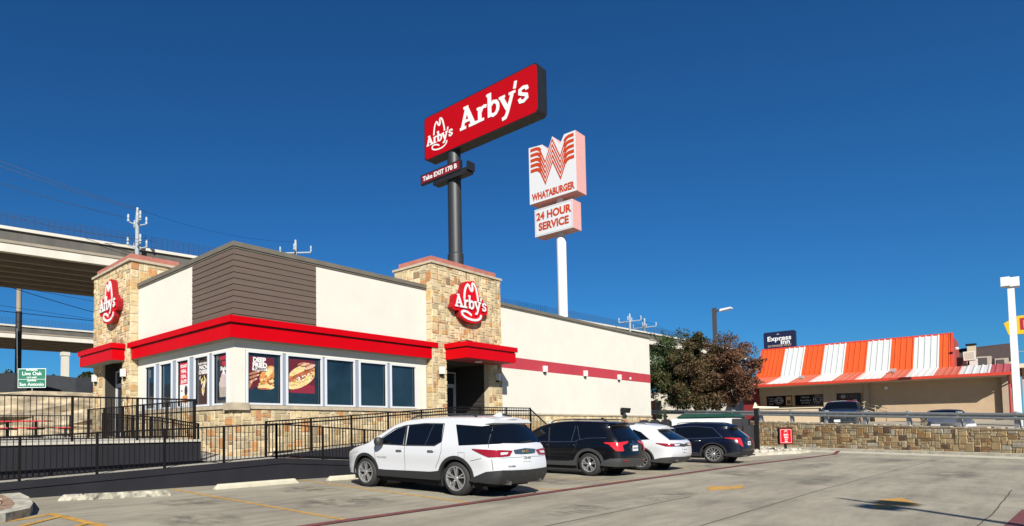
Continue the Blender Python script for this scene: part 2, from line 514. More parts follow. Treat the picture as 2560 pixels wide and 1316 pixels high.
# ---- right stone tower with the recessed door
TX0, TX1, TY0, TY1 = 19.87, 24.97, 17.10, 19.00
OX0, OX1, TZ = 20.78, 23.89, 8.64
m = MB()
m.box(TX0, OX0, TY0, 19.3, 0, TZ); m.box(OX1, TX1, TY0, 19.3, 0, TZ)
m.box(OX0, OX1, TY0, 19.3, 4.6, TZ)
tw = part(m, 'tower', M_mortar, bld)
stone_part('tower_stone', [
    (front_frame(TY0 + .002, TX0, 1.25), TX1 - TX0, TZ - 1.25, {'holes': [(OX0 - TX0, OX1 - TX0, 0, 3.36)], 'cell': .118}),
    (left_frame(TX0 + .002, Y0 + .0, 1.25), .32, TZ - 1.25, {'cell': .16}),
    (left_frame(TX0 + .002, TY1 + .3, ZT + .15), TY1 + .3 - TY0, TZ - ZT - .15, {}),
    (frame((TX1 - .002, TY0, 0), (0, 1, 0), (0, 0, 1), (1, 0, 0)), .32, TZ, {'cell': .16}),
    (frame((TX1 - .002, TY0, ZT + .15), (0, 1, 0), (0, 0, 1), (1, 0, 0)), 2.1, TZ - ZT - .15, {}),
    ], tw)
m = MB(); m.box(TX0 - .07, TX1 + .07, TY0 - .07, 19.37, TZ, TZ + .10)
part(m, 'tower_cap', M_capstone, tw)
m = MB(); m.box(TX0 + .08, TX1 - .28, TY0 + .06, 19.1, TZ + .10, TZ + .34)
part(m, 'tower_parapet', M_red_faded, tw)
dc = canopy('door_canopy', 20.72, 24.38, 15.92, TY0 + .0)
m = MB(); m.lathe([(.0, 0), (.16, 0), (.17, .03), (.0, .05)], lambda x, y, h: (22.3 + x, 16.5 + y, 4.43 + h), 20)
part(m, 'ceiling_light', M_white, dc)
m = MB(); r = random.Random(4)
pp = [(20.95, 17.06, 5.2)]
for k in range(9):
    t = k / 8; pp.append((21.1 + 2.3 * t, 17.0, 5.2 + .28 * math.sin(math.pi * t)))
m.tube(pp, .018, 6); part(m, 'cable', M_black, tw)
# recess: back wall, brown lined right wall, ceiling, door
m = MB(); m.box(OX0, OX1, 19.12, 19.25, 1.28, 4.6)
m.box(OX0, OX1, TY0 + .25, 19.12, 4.47, 4.6)
m.box(OX1 - .03, OX1 + .0, TY0 + .26, 19.12, 1.28, 4.47); m.box(OX0, OX0 + .03, TY0 + .26, 19.12, 1.28, 4.47)
for k in range(15):
    a = 1.3 + k * .21; m.box(OX1 - .05, OX1 - .03, TY0 + .28, 19.1, a, a + .19)
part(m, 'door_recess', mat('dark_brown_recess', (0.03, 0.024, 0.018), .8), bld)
def door(root, fr, w, h, ht):
    """aluminium storefront door: frame, leaf with glass, transom"""
    f = MB(); t = .06
    for a, b, c, d in ((0, t, 0, ht), (w - t, w, 0, ht), (t, w - t, ht - t, ht), (t, w - t, h, h + t)):
        f.prism([(a, c), (b, c), (b, d), (a, d)], fr, 0, .09)
    o = part(f, 'door', mat('door_frame', (0.55, 0.56, 0.58), .4), root)
    g = MB(); g.prism([(t, h + t), (w - t, h + t), (w - t, ht - t), (t, ht - t)], fr, .01, .04)
    g.prism([(t + .11, .14), (w - t - .11, .14), (w - t - .11, h - .12), (t + .11, h - .12)], fr, .012, .045)
    part(g, 'door_glass', M_glass2, o)
    l = MB()
    for a, b, c, d in ((t, t + .11, 0, h), (w - t - .11, w - t, 0, h), (t + .11, w - t - .11, 0, .14), (t + .11, w - t - .11, h - .12, h)):
        l.prism([(a, c), (b, c), (b, d), (a, d)], fr, .0, .07)
    part(l, 'door_leaf', mat('door_frame', (0.55, 0.56, 0.58), .4), o)
    k = MB(); k.tube([fr(w - t - .05, .85, .08), fr(w - t - .05, .85, .16), fr(w - t - .05, 1.25, .16), fr(w - t - .05, 1.25, .08)], .014, 8)
    part(k, 'handle', M_galv, o)
    return o
door(bld, front_frame(19.12, 22.75, 1.3), 1.1, 2.3, 2.95)
door(bld, front_frame(19.12, 21.6, 1.3), 1.1, 2.3, 2.95)

# ---- left stone tower with the side door
LX, LY0, LY1 = 10.02, 25.12, 29.42
QY0, QY1 = 25.95, 28.20                                        # opening
m = MB()
m.box(LX, 10.75, LY0, QY0, 0, TZ); m.box(LX, 10.75, QY1, LY1, 0, TZ); m.box(LX, 10.75, QY0, QY1, 4.62, TZ)
m.box(10.75, 12.2, LY0, LY1, ZT - .1, TZ)
tl = part(m, 'tower', M_mortar, bld)
stone_part('tower_stone', [
    (left_frame(LX + .002, LY1, 1.25), LY1 - LY0, TZ - 1.25, {'holes': [(LY1 - QY1, LY1 - QY0, 0, 3.38)], 'cell': .118}),
    (front_frame(LY0 + .002, LX, 1.25), .36, TZ - 1.25, {'cell': .17}),
    (front_frame(LY0 + .002, LX + .36, ZT + .15), 1.82, TZ - ZT - .15, {'cell': .2}),
    (frame((LX, LY1 - .002, .6), (1, 0, 0), (0, 0, 1), (0, 1, 0)), .7, TZ - .6, {})], tl)
m = MB(); m.box(LX - .09, 12.29, LY0 - .09, LY1 + .09, TZ, TZ + .10)
part(m, 'tower_cap', M_capstone, tl)
m = MB(); m.box(LX + .05, 12.2, LY0 + .05, LY1 - .25, TZ + .10, TZ + .34)
part(m, 'tower_parapet', M_red_faded, tl)
p = MB(); p.box(9.46, LX, 25.62, 29.62, 4.49, 4.93); p.box(9.39, LX, 25.55, 29.69, 4.975, 5.19)
dc2 = part(p, 'door_canopy', M_red, bld)
p = MB(); p.box(9.49, LX, 25.65, 29.59, 4.93, 4.975); part(p, 'reveal', mat('dark_red', (0.10, 0.002, 0.005), .5), dc2)
p = MB(); p.box(9.49, LX - .01, 25.65, 29.59, 4.478, 4.488); part(p, 'soffit', M_soffit, dc2)
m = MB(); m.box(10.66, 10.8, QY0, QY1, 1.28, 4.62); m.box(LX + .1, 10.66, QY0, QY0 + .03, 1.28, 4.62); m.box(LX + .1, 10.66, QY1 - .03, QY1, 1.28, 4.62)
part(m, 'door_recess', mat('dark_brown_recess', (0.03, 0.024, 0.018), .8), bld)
door(bld, left_frame(10.66, QY1 - .06, 1.3), 1.02, 2.3, 2.95)
door(bld, left_frame(10.66, QY1 - 1.10, 1.3), 1.02, 2.3, 2.95)

# ---- wall lamps (things of their own)
def wall_lamp(fr, label, group='white wall lamps on the restaurant'):
    root = empty('wall_lamp', fr(0, 0, 0), 0, label, 'wall lamp', group); WR[root.name] = Vector(fr(0, 0, 0))
    m = MB(); m.prism([(-.10, -.16), (.10, -.16), (.12, .16), (-.12, .16)], fr, .02, .19); part(m, 'lamp_shade', M_white, root)
    m = MB(); m.prism([(-.05, -.24), (.05, -.24), (.05, -.16), (-.05, -.16)], fr, .0, .10); m.prism([(-.06, -.08), (.06, -.08), (.06, .08), (-.06, .08)], fr, .0, .02)
    part(m, 'bracket', M_black, root)
for x, l in ((29.3, 'white wall lamp on the red stripe, nearest to the stone door tower'), (33.72, 'white wall lamp in the middle of the red wall stripe'), (38.1, 'white wall lamp on the red stripe nearest the far end of the building')):
    wall_lamp(front_frame(Y0, x, 4.62), l)
wall_lamp(front_frame(TY0 - .03, 20.34, 4.0), 'white wall lamp on the sunlit stone pillar left of the dark front door')
wall_lamp(front_frame(TY0 - .03, 24.5, 3.92), 'white wall lamp on the shaded stone pillar right of the dark front door')
wall_lamp(left_frame(LX - .03, 25.5, 3.95), 'white wall lamp between the side door and the first dining window')
wall_lamp(left_frame(LX - .03, 28.9, 3.95), 'white wall lamp on the leftmost stone pillar of the side door')
m = MB(); m.lathe([(.0, 0), (.09, 0), (.08, .05), (.0, .07)], lambda x, y, h: (39.85 + x, Y0 - .006 - h, 4.62 + y), 14)
tag(m.build('alarm_bell', M_white), 'small round white alarm bell on the red wall stripe near the far corner', 'alarm bell')
r_ = wroot('floodlight', (38.45, Y0, 2.5), 'dark box floodlight low on the cream wall near the far end', 'floodlight')
m = MB(); m.hexa([(38.2, Y0 - .42, 2.36), (38.72, Y0 - .42, 2.36), (38.72, Y0 - .1, 2.36), (38.2, Y0 - .1, 2.36)], [(38.2, Y0 - .5, 2.66), (38.72, Y0 - .5, 2.66), (38.72, Y0 - .08, 2.70), (38.2, Y0 - .08, 2.70)])
part(m, 'lamp_housing', M_black, r_)
m = MB(); m.box(38.42, 38.5, Y0 - .1, Y0, 2.26, 2.6); part(m, 'bracket', M_black, r_)
m = MB(); m.box(29.6, 29.95, Y0 - .12, Y0 - .05, 1.35, 1.85); m.m = 1; m.box(29.65, 29.9, Y0 - .13, Y0 - .12, 1.4, 1.8)
tag(m.build('meter_box', [mat('box_grey', (.55, .62, .66), .5), mat('box_lid', (.62, .68, .72), .5)]), 'small pale blue-grey meter box on the low stone wall behind the black suv', 'meter box')
m = MB(); m.box(35.6, 35.75, Y0 - .14, Y0 - .05, 1.75, 2.05)
tag(m.build('socket_box', M_black), 'small black outlet box on the low stone wall near the far end', 'outlet box')

# ---- lettering and the hat emblem
def W2(fr, pts, sx=1): return pts
GL = {
 'A': (1.02, [([(.10, .07), (.42, .98)], .17), ([(.36, .95), (.80, .07)], .22), ([(-.04, .07), (.34, .07)], .14), ([(.52, .07), (1.04, .07)], .14), ([(.22, .34), (.70, .34)], .13), ([(.20, .95), (.50, .95)], .12)]),
 'r': (.60, [([(.17, .05), (.17, .66)], .19), ([(-.02, .07), (.42, .07)], .13), ([(.0, .62), (.2, .62)], .12), ([(.22, .42), (.30, .56), (.44, .62), (.58, .58)], .15)]),
 'b': (.72, [([(.14, .02), (.14, 1.06)], .19), ([(-.03, 1.0), (.14, 1.0)], .12), ([(.2, .5), (.36, .62), (.52, .58), (.61, .46), (.63, .33), (.60, .19), (.5, .08), (.36, .04), (.2, .12)], .155)]),
 'y': (.80, [([(.10, .62), (.42, .04)], .19), ([(.72, .62), (.40, -.16), (.30, -.30), (.12, -.32)], .16), ([(-.04, .62), (.30, .62)], .12), ([(.52, .62), (.88, .62)], .12)]),
 "'": (.14, [([(.10, 1.04), (.02, .74)], .13)]),
 's': (.60, [([(.53, .46), (.50, .58), (.32, .62), (.15, .56), (.14, .42), (.30, .34), (.48, .27), (.50, .13), (.34, .05), (.16, .07), (.10, .22)], .145)]),
}
def slab_word(mb, word, x, y, s, fr, d0, d1, slope=0.0, sx=1.0, wk=1.0):
    """slab serif word built of thick strokes; x,y = baseline start, s = cap height"""
    cx = x; e = 0
    for ch in word:
        adv, strokes = GL[ch]
        for pts, w in strokes:
            mb.ribbon([(cx + p * s * sx, y + q * s + (cx - x + p * s * sx) * slope) for p, q in pts], w * s * wk, fr, d0, d1 + e); e += .0006
        cx += adv * s * sx * .97 + (.03 * s)
    return cx
CR = [(21.619, 7.283), (21.64, 7.5), (21.69, 7.72), (21.79, 7.91), (21.90, 7.995), (21.99, 7.95), (22.06, 7.84), (22.13, 7.75), (22.21, 7.73), (22.28, 7.80), (22.27, 7.91), (22.24, 8.02), (22.30, 8.10), (22.40, 8.08), (22.50, 7.97), (22.58, 7.82), (22.65, 7.6), (22.70, 7.42), (22.715, 7.27)]
BR = [(22.161, 6.562), (22.02, 6.63), (21.84, 6.69), (21.65, 6.715), (21.48, 6.69), (21.41, 6.62), (21.45, 6.53), (21.6, 6.45), (21.85, 6.39), (22.15, 6.36), (22.45, 6.365), (22.7, 6.42), (22.87, 6.51), (22.95, 6.66)]
OUTL = [(20.675, 6.80), (20.72, 6.90), (20.82, 7.05), (20.86, 7.35), (20.96, 7.45), (21.2, 7.48), (21.42, 7.42), (21.47, 7.66), (21.56, 7.92), (21.72, 8.10), (21.93, 8.17), (22.1, 8.14), (22.22, 8.22), (22.38, 8.24), (22.53, 8.17), (22.68, 8.0), (22.78, 7.76), (22.84, 7.46), (23.08, 7.45), (23.2, 7.27), (23.45, 7.24), (23.53, 7.1), (23.50, 6.86), (23.42, 6.73), (23.1, 6.70), (23.06, 6.5), (22.92, 6.36), (22.66, 6.26), (22.3, 6.21), (21.9, 6.23), (21.55, 6.31), (21.3, 6.43), (21.22, 6.58), (21.26, 6.70), (20.86, 6.68)]
M_signred = mat('sign_red', (0.70, 0.001, 0.008), .4, spec=.25)
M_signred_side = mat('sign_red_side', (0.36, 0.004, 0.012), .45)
M_signwhite = mat('sign_white', (0.84, 0.84, 0.82), .4)
def hat_sign(name, fr, label, depth=.24):
    """fr maps emblem coordinates (u about 20.6..23.6, v about 6.2..8.3)"""
    c = fr(22.1, 7.2, 0)
    root = empty(name, c, 0, label, 'sign', 'hat emblem signs on the stone towers'); WR[root.name] = Vector(c)
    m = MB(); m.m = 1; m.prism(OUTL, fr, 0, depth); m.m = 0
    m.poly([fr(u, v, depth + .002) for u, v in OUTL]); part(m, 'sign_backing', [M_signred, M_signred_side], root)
    m = MB(); m.ribbon(CR, .115, fr, depth + .002, depth + .03); part(m, 'hat_crown_outline', M_signwhite, root)
    m = MB(); m.ribbon(BR, .11, fr, depth + .002, depth + .03); part(m, 'hat_brim_outline', M_signwhite, root)
    m = MB(); slab_word(m, "Arby's", 20.90, 6.84, .60, fr, depth + .002, depth + .032, slope=.012, sx=1.03, wk=1.75); part(m, 'lettering_border', M_signred_side, root)
    m = MB(); slab_word(m, "Arby's", 20.90, 6.84, .60, fr, depth + .034, depth + .05, slope=.012, sx=1.03, wk=1.0); part(m, 'lettering', M_signwhite, root)
ff = front_frame(TY0 - .03)
hat_sign('hat_emblem_sign', lambda u, v, d: ff((u - 22.1) * .93 + 22.22, (v - 7.2) * .96 + 7.2, d), 'red and white hat emblem sign on the stone tower above the front door')
fl = left_frame(LX - .03, 26.86, 7.12)
hat_sign('hat_emblem_sign', lambda u, v, d: fl((u - 22.1) * .74, (v - 7.2) * .96, d), 'red and white hat emblem sign on the left stone tower, seen edge-on')

# ---- window posters (each a thing)
M_maroon = mat('poster_maroon', (0.13, 0.012, 0.022), .5)
M_maroon2 = mat('poster_maroon_light', (0.26, 0.018, 0.04), .5)
M_pred = mat('poster_red', (0.58, 0.02, 0.05), .5)
M_pwhite = mat('poster_white', (0.85, 0.83, 0.80), .5)
M_bun = mat('poster_bun', (0.72, 0.30, 0.07), .5, var=.35, vscale=7)
M_bunl = mat('poster_bread', (0.85, 0.62, 0.28), .5, var=.3, vscale=9)
M_meat = mat('poster_meat', (0.42, 0.12, 0.05), .5, var=.5, vscale=12)
M_skin = mat('poster_skin', (0.46, 0.20, 0.11), .5, var=.3, vscale=8)
M_skin2 = mat('poster_fingernail', (0.75, 0.47, 0.35), .5, var=.15, vscale=8)
M_cheese = mat('poster_cheese', (0.85, 0.66, 0.22), .5, var=.35, vscale=10)
M_pdark = mat('poster_dark', (0.05, 0.02, 0.018), .5)
M_ice = mat('poster_cream', (0.62, 0.48, 0.44), .5, var=.12, vscale=8)
M_cup = mat('poster_cup', (0.42, 0.36, 0.30), .5, var=.08, vscale=8)
def ell(cx, cy, a, b, rot=0, n=22, t0=0, t1=2 * math.pi):
    return [(cx + a * math.cos(t) * math.cos(rot) - b * math.sin(t) * math.sin(rot), cy + a * math.cos(t) * math.sin(rot) + b * math.sin(t) * math.cos(rot)) for t in [t0 + (t1 - t0) * k / n for k in range(n + (1 if t1 - t0 < 6 else 0))]]
class Art:
    def __init__(s, fr, mats): s.m = MB(); s.fr = fr; s.mats = mats; s.k = 0
    def add(s, pts, mt, clip=None):
        if clip:
            a, b, c, d = clip
            pts = [(min(b, max(a, u)), min(d, max(c, v))) for u, v in pts]
        s.k += 1; s.m.m = s.mats.index(mt); s.m.poly([s.fr(u, v, .004 + s.k * .0004) for u, v in pts])
    def text(s, t, size, x, y, mt, **kw):
        s.k += 1; s.m.m = s.mats.index(mt); s.m.text(t, size, lambda u, v, d: s.fr(u + x, v + y, d), None, .004 + s.k * .0004, **kw)
PM = [M_maroon, M_maroon2, M_pred, M_pwhite, M_bun, M_bunl, M_meat, M_skin, M_skin2, M_cheese, M_pdark, M_ice, M_cup]
r = random.Random(21)
# poster 1: turkey sandwich held in a hand
fr = front_frame(Y0 + .052, 10.92, 2.86); A = Art(fr, PM); w, h = 1.06, 1.12; CL = (0, w, 0, h)
A.add([(0, 0.34), (w, .34), (w, h), (0, h)], M_maroon)
A.add([(.0, .0), (.18, .0), (.28, .1), (.9, 0), (1.0, .08), (w, .34), (0, .34)], M_maroon)
A.add(ell(.80, .52, .40, .24, .75), M_bun, CL); A.add(ell(.86, .62, .24, .10, .8), M_bunl, CL)
for k in range(34): A.add(ell(.48 + r.uniform(0, .52), .18 + r.uniform(0, .26), r.uniform(.03, .09), r.uniform(.02, .05), r.uniform(-.6, 1)), r.choice([M_meat, M_bunl, M_cheese, M_meat, M_bun]), CL)
A.add(ell(.72, .10, .34, .09, .02), M_bunl, CL); A.add(ell(.62, .035, .26, .03, 0), M_meat, CL)
for (x0_, y0_, x1_, y1_, wd) in ((.04, .50, .44, .62, .085), (.0, .36, .42, .50, .09), (.0, .22, .34, .36, .085), (.0, .02, .16, .26, .10)):
    a = math.atan2(y1_ - y0_, x1_ - x0_); A.add(ell((x0_ + x1_) / 2, (y0_ + y1_) / 2, math.hypot(x1_ - x0_, y1_ - y0_) / 2 + .03, wd / 2, a), M_skin, CL)
    A.add(ell(x1_ - .02, y1_ - .005, .055, .028, a), M_skin2, CL)
A.text('DEEP', .215, .45, 1.00, M_pwhite, bold=.012, xscale=1.05); A.text('FRIED', .215, .47, .82, M_pwhite, bold=.012, xscale=1.05)
A.add([(.17, .64), (.76, .64), (.76, .745), (.17, .745)], M_pwhite); A.text('TURKEY', .115, .465, .692, M_pdark, bold=.006, xscale=1.2)
tag(A.m.build('window_poster', PM), 'maroon DEEP FRIED TURKEY poster with a hand holding a sandwich', 'poster', 'food posters in the restaurant windows')
# poster 2: sub sandwich
fr = front_frame(Y0 + .052, 12.53, 2.80); A = Art(fr, PM); w, h = 1.22, 1.20; CL = (0, w, 0, h)
A.add([(0, 0), (w, 0), (w, h), (0, h)], M_maroon); A.add([(.25, 0), (w, 0), (w, .26), (.8, .36), (.05, .05)], M_maroon2)
A.add(ell(.62, .62, .70, .30, .38), M_bun, CL); A.add(ell(.50, .82, .45, .12, .45), M_bunl, CL); A.add(ell(.62, .48, .68, .25, .42), M_bunl, CL)
A.add(ell(.62, .62, .62, .13, .38), M_meat, CL)
for k in range(70):
    t = r.uniform(-.55, .5); q = r.uniform(-.13, .05)
    A.add(ell(.64 + t * .93 - q * .37, .55 + t * .37 + q * .93, r.uniform(.025, .06), r.uniform(.015, .035), r.uniform(0, 3)), r.choice([M_cheese, M_bunl, M_cheese, M_pwhite, M_meat]), CL)
for k in range(4): A.add(ell(.62 + k * .16, 1.05 - k * .015, .20, .045, .25), M_skin2 if k % 2 else M_skin, CL)
A.add(ell(.95, .93, .24, .05, .28), M_skin2, CL)
tag(A.m.build('window_poster', PM), 'maroon poster of a long sub sandwich, second front window from the corner', 'poster', 'food posters in the restaurant windows')
# left facade posters
def left_poster(k, u0, w, h, z0): return left_frame(X0 + .052, Y0 + LW[k][1] - .065 - u0, z0), w, h
fr, w, h = left_poster(2, .10, .72, 1.62, 2.42); A = Art(fr, PM)
A.add([(0, 0), (w, 0), (w, h * .49), (0, h * .49)], M_pwhite); A.add([(0, h * .49), (w, h * .49), (w, h), (0, h)], M_pred)
for t, y, s in (('ROAST', 1.47, .16), ('MEAL', 1.28, .17), ('DEAL', 1.09, .17), ('$4.99', .9, .2)): A.text(t, s, .3, y, M_pwhite, bold=.008)
A.add(ell(.48, .55, .12, .2), M_pdark); A.add(ell(.42, .24, .27, .15), M_bun); A.add(ell(.42, .2, .26, .08), M_meat); A.text('BBQ', .1, .16, .56, M_pdark)
tag(A.m.build('window_poster', PM), 'tall red and white meal deal poster, middle window of the left side', 'poster', 'food posters in the restaurant windows')
fr, w, h = left_poster(1, .14, .74, 1.60, 2.42); A = Art(fr, PM)
A.add([(0, 0), (w, 0), (w, h - .2), (w * .8, h - .04), (w * .5, h), (w * .2, h - .04), (0, h - .2)], M_pdark)
A.text('WHITE CHEDDAR', .09, .36, 1.45, M_pwhite, bold=.004); A.text("MAC'N", .19, .36, 1.31, M_pwhite, bold=.01); A.text('CHEESE', .19, .36, 1.14, M_pwhite, bold=.01)
for k in range(26):
    t = r.random(); A.add(ell(.36 + r.uniform(-.22, .22) * (1.1 - t), .98 - t * .62, .075, .028, r.uniform(.7, 2.2)), r.choice([M_cheese, M_bunl, M_pwhite]))
tag(A.m.build('window_poster', PM), "black MAC'N CHEESE poster with falling pasta, second window from the corner on the left side", 'poster', 'food posters in the restaurant windows')
fr, w, h = left_poster(0, .28, .60, 1.46, 2.60); A = Art(fr, PM)
A.add([(0, .02), (w, .02), (w, h), (0, h)], M_pdark); A.text('APPLE', .18, .3, 1.33, M_pred, bold=.01); A.text('PIE', .18, .3, 1.14, M_pred, bold=.01); A.text('Shake', .18, .3, .98, M_pwhite, bold=.008)
A.add([(.04, .02), (.56, .02), (.6, .46), (.0, .46)], M_cup); A.add(ell(.3, .48, .30, .14), M_ice); A.add(ell(.3, .62, .24, .14), M_ice); A.add(ell(.3, .75, .16, .12), M_ice); A.add(ell(.3, .86, .07, .08), M_pwhite)
A.add([(.44, .7), (.47, .7), (.53, 1.05), (.5, 1.05)], M_pwhite)
tag(A.m.build('window_poster', PM), 'dark APPLE PIE shake poster with a whipped drink, left side window nearest the corner', 'poster', 'food posters in the restaurant windows')
# ================================================================= ground
def ground_mat(name, base, dark, light, sc=1.0, streak=True):
    base, dark, light = [tuple(v * ALBEDO for v in c) for c in (base, dark, light)]
    m = bpy.data.materials.new(name); m.use_nodes = True; nt = m.node_tree; b = nt.nodes['Principled BSDF']
    b.inputs['Roughness'].default_value = .82
    tc = _n(nt, 'ShaderNodeTexCoord')
    def noise(scale, st, detail=6, rough=.62):
        mp = _n(nt, 'ShaderNodeMapping'); mp.inputs['Scale'].default_value = st; nt.links.new(tc.outputs['Object'], mp.inputs[0])
        n = _n(nt, 'ShaderNodeTexNoise'); n.inputs['Scale'].default_value = scale; n.inputs['Detail'].default_value = detail; n.inputs['Roughness'].default_value = rough
        nt.links.new(mp.outputs[0], n.inputs['Vector']); return n.outputs[0]
    def ramp(src, stops):
        r = _n(nt, 'ShaderNodeValToRGB'); e = r.color_ramp.elements
        e[0].position, e[0].color = stops[0][0], (*stops[0][1], 1); e[1].position, e[1].color = stops[-1][0], (*stops[-1][1], 1)
        for p, c in stops[1:-1]:
            k = e.new(p); k.color = (*c, 1)
        nt.links.new(src, r.inputs[0]); return r.outputs[0]
    def mul(a, c):
        x = _n(nt, 'ShaderNodeMix', data_type='RGBA', blend_type='MULTIPLY'); x.inputs[0].default_value = 1
        nt.links.new(a, x.inputs[6]); nt.links.new(c, x.inputs[7]); return x.outputs[2]
    g = lambda v: (v, v, v)
    c = ramp(noise(.35 * sc, (1, 1, 1)), [(.30, dark), (.5, base), (.72, light)])
    if streak:
        c = mul(c, ramp(noise(.9 * sc, (.35, 2.2, 1), 8), [(.30, g(.70)), (.52, g(1.0)), (.75, g(1.12))]))
        c = mul(c, ramp(noise(.28, (.8, 1.0, 1), 5), [(.30, g(.76)), (.46, g(1.0))]))
        c = mul(c, ramp(noise(3.2, (.5, 1.6, 1), 8, .7), [(.28, g(.80)), (.5, g(1.0)), (.75, g(1.08))]))
    c = mul(c, ramp(noise(28, (1, 1, 1), 4), [(.3, g(.86)), (.7, g(1.1))]))
    nt.links.new(c, b.inputs['Base Color'])
    bp = _n(nt, 'ShaderNodeBump'); bp.inputs['Strength'].default_value = .35; bp.inputs['Distance'].default_value = .01
    nt.links.new(noise(40, (1, 1, 1), 5), bp.inputs['Height']); nt.links.new(bp.outputs[0], b.inputs['Normal'])
    return m
M_lot = ground_mat('lot_concrete', (0.39, 0.35, 0.262), (0.30, 0.268, 0.205), (0.46, 0.42, 0.315))
M_lot2 = ground_mat('upper_lot_concrete', (0.40, 0.36, 0.28), (0.32, 0.28, 0.21), (0.47, 0.43, 0.34), streak=False)
M_far = ground_mat('dry_ground', (0.20, 0.165, 0.10), (0.12, 0.11, 0.06), (0.28, 0.24, 0.16), .3, False)
M_yel = mat('worn_yellow_paint', (0.62, 0.34, 0.06), .7, var=.35, vscale=5)
M_redp = mat('worn_red_paint', (0.20, 0.055, 0.055), .75, var=.28, vscale=3)
M_joint = mat('joint_filler', (0.09, 0.08, 0.065), .9, var=.4, vscale=6)

m = MB(); m.poly([(-1500, -1500, -.35), (1500, -1500, -.35), (1500, 1500, -.35), (-1500, 1500, -.35)])
struct(m.build('ground', M_far))
m = MB(); m.poly([(-40, -45, 0), (60, -45, 0), (60, 60, 0), (-40, 60, 0)])
struct(m.build('parking_lot', M_lot))

def strip(mb, pts, w, z):
    P = [Vector(p) for p in pts]
    for i in range(len(P) - 1):
        d = (P[i + 1] - P[i]).normalized(); n = Vector((-d.y, d.x)) * w / 2
        a, b = P[i] - d * w * .0, P[i + 1] + d * w * .0
        mb.poly([(a.x - n.x, a.y - n.y, z), (b.x - n.x, b.y - n.y, z), (b.x + n.x, b.y + n.y, z), (a.x + n.x, a.y + n.y, z)])
m = MB()
for a, b in (((7.07, 14.9), (6.67, 7.55)), ((11.01, 14.81), (9.92, 7.45)), ((13.35, 13.5), (13.42, 7.5)), ((16.6, 13.8), (16.6, 7.5)), ((20.0, 13.6), (20.0, 7.5)), ((23.6, 13.4), (23.6, 7.5)), ((29.5, 13.0), (29.6, 7.5))):
    strip(m, (a, b), .11, .004)
# hatched corner by the island, direction arrows
strip(m, ((-.6, 10.2), (1.4, 11.2), (3.45, 12.05)), .16, .004); strip(m, ((3.40, 12.2), (3.55, 10.0), (3.2, 7.6)), .16, .008)
strip(m, ((1.2, 9.6), (3.42, 11.62)), .12, .012); strip(m, ((.6, 7.6), (3.45, 10.4)), .12, .012)
m.poly([(15.42, 5.03, .004), (16.52, 4.65, .004), (17.68, 4.91, .004), (16.9, 5.05, .004), (16.53, 5.39, .004)])
m.poly([(14.05, 1.93, .004), (14.34, 1.66, .004), (14.75, 1.72, .004), (15.2, 1.38, .004), (16.52, 1.79, .004), (15.81, 2.05, .004), (15.0, 2.0, .004)])
struct(m.build('yellow_markings', M_yel))
m = MB(); strip(m, ((3.0, 7.63), (12, 7.50), (25.8, 7.27), (38.2, 6.6), (45.5, 7.6)), .20, .016)
m.poly([(12.6, .32, .004), (12.6, -2.5, .004), (15.7, -2.5, .004), (15.58, .13, .004)])
struct(m.build('red_markings', M_redp))
m = MB()
for pts in (((8.0, 3.40), (17.77, 3.26), (30, 2.8), (42, 2.4)), ((12.0, .6), (14.57, .45), (20, .3)), ((4.2, 5.2), (8, 5.0), (14, 4.9))):
    r = random.Random(3); q = []
    for i in range(len(pts) - 1):
        a, b = Vector(pts[i]), Vector(pts[i + 1]); k = max(1, int((b - a).length / .5))
        q += [a.lerp(b, t / k) + Vector((r.uniform(-.008, .008), r.uniform(-.008, .008))) for t in range(k)]
    q.append(Vector(pts[-1])); strip(m, q, .018, .006)
struct(m.build('slab_joints', M_joint))
m = MB(); strip(m, ((11.5, 5.3), (17.6, 4.82)), .022, .007); strip(m, ((17.61, 4.82), (16.9, 2.6), (15.8, .11), (14.8, -3)), .03, .007); struct(m.build('pale_slab_joints', mat('pale_joint', (.60, .55, .44), .9, var=.5, vscale=7)))
def stain_mat():
    m = bpy.data.materials.new('oil_stain'); m.use_nodes = True; nt = m.node_tree; b = nt.nodes['Principled BSDF']
    b.inputs['Base Color'].default_value = (.035, .032, .028, 1); b.inputs['Roughness'].default_value = .7
    tc = _n(nt, 'ShaderNodeTexCoord'); no = _n(nt, 'ShaderNodeTexNoise'); no.inputs['Scale'].default_value = 2.6; no.inputs['Detail'].default_value = 8; no.inputs['Roughness'].default_value = .7
    mp = _n(nt, 'ShaderNodeMapping'); mp.inputs['Scale'].default_value = (1, .55, 1); nt.links.new(tc.outputs['Object'], mp.inputs[0]); nt.links.new(mp.outputs[0], no.inputs['Vector'])
    at = _n(nt, 'ShaderNodeAttribute', attribute_name='Col'); mu = _n(nt, 'ShaderNodeMath', operation='MULTIPLY'); mr = _n(nt, 'ShaderNodeMapRange')
    mr.inputs['From Min'].default_value = .42; mr.inputs['From Max'].default_value = .70; nt.links.new(no.outputs[0], mr.inputs[0])
    nt.links.new(mr.outputs[0], mu.inputs[0]); nt.links.new(at.outputs['Fac'], mu.inputs[1]); nt.links.new(mu.outputs[0], b.inputs['Alpha']); return m
me_ = bpy.data.meshes.new('oil_stains'); V, Fc, Cc = [], [], []
r = random.Random(44)
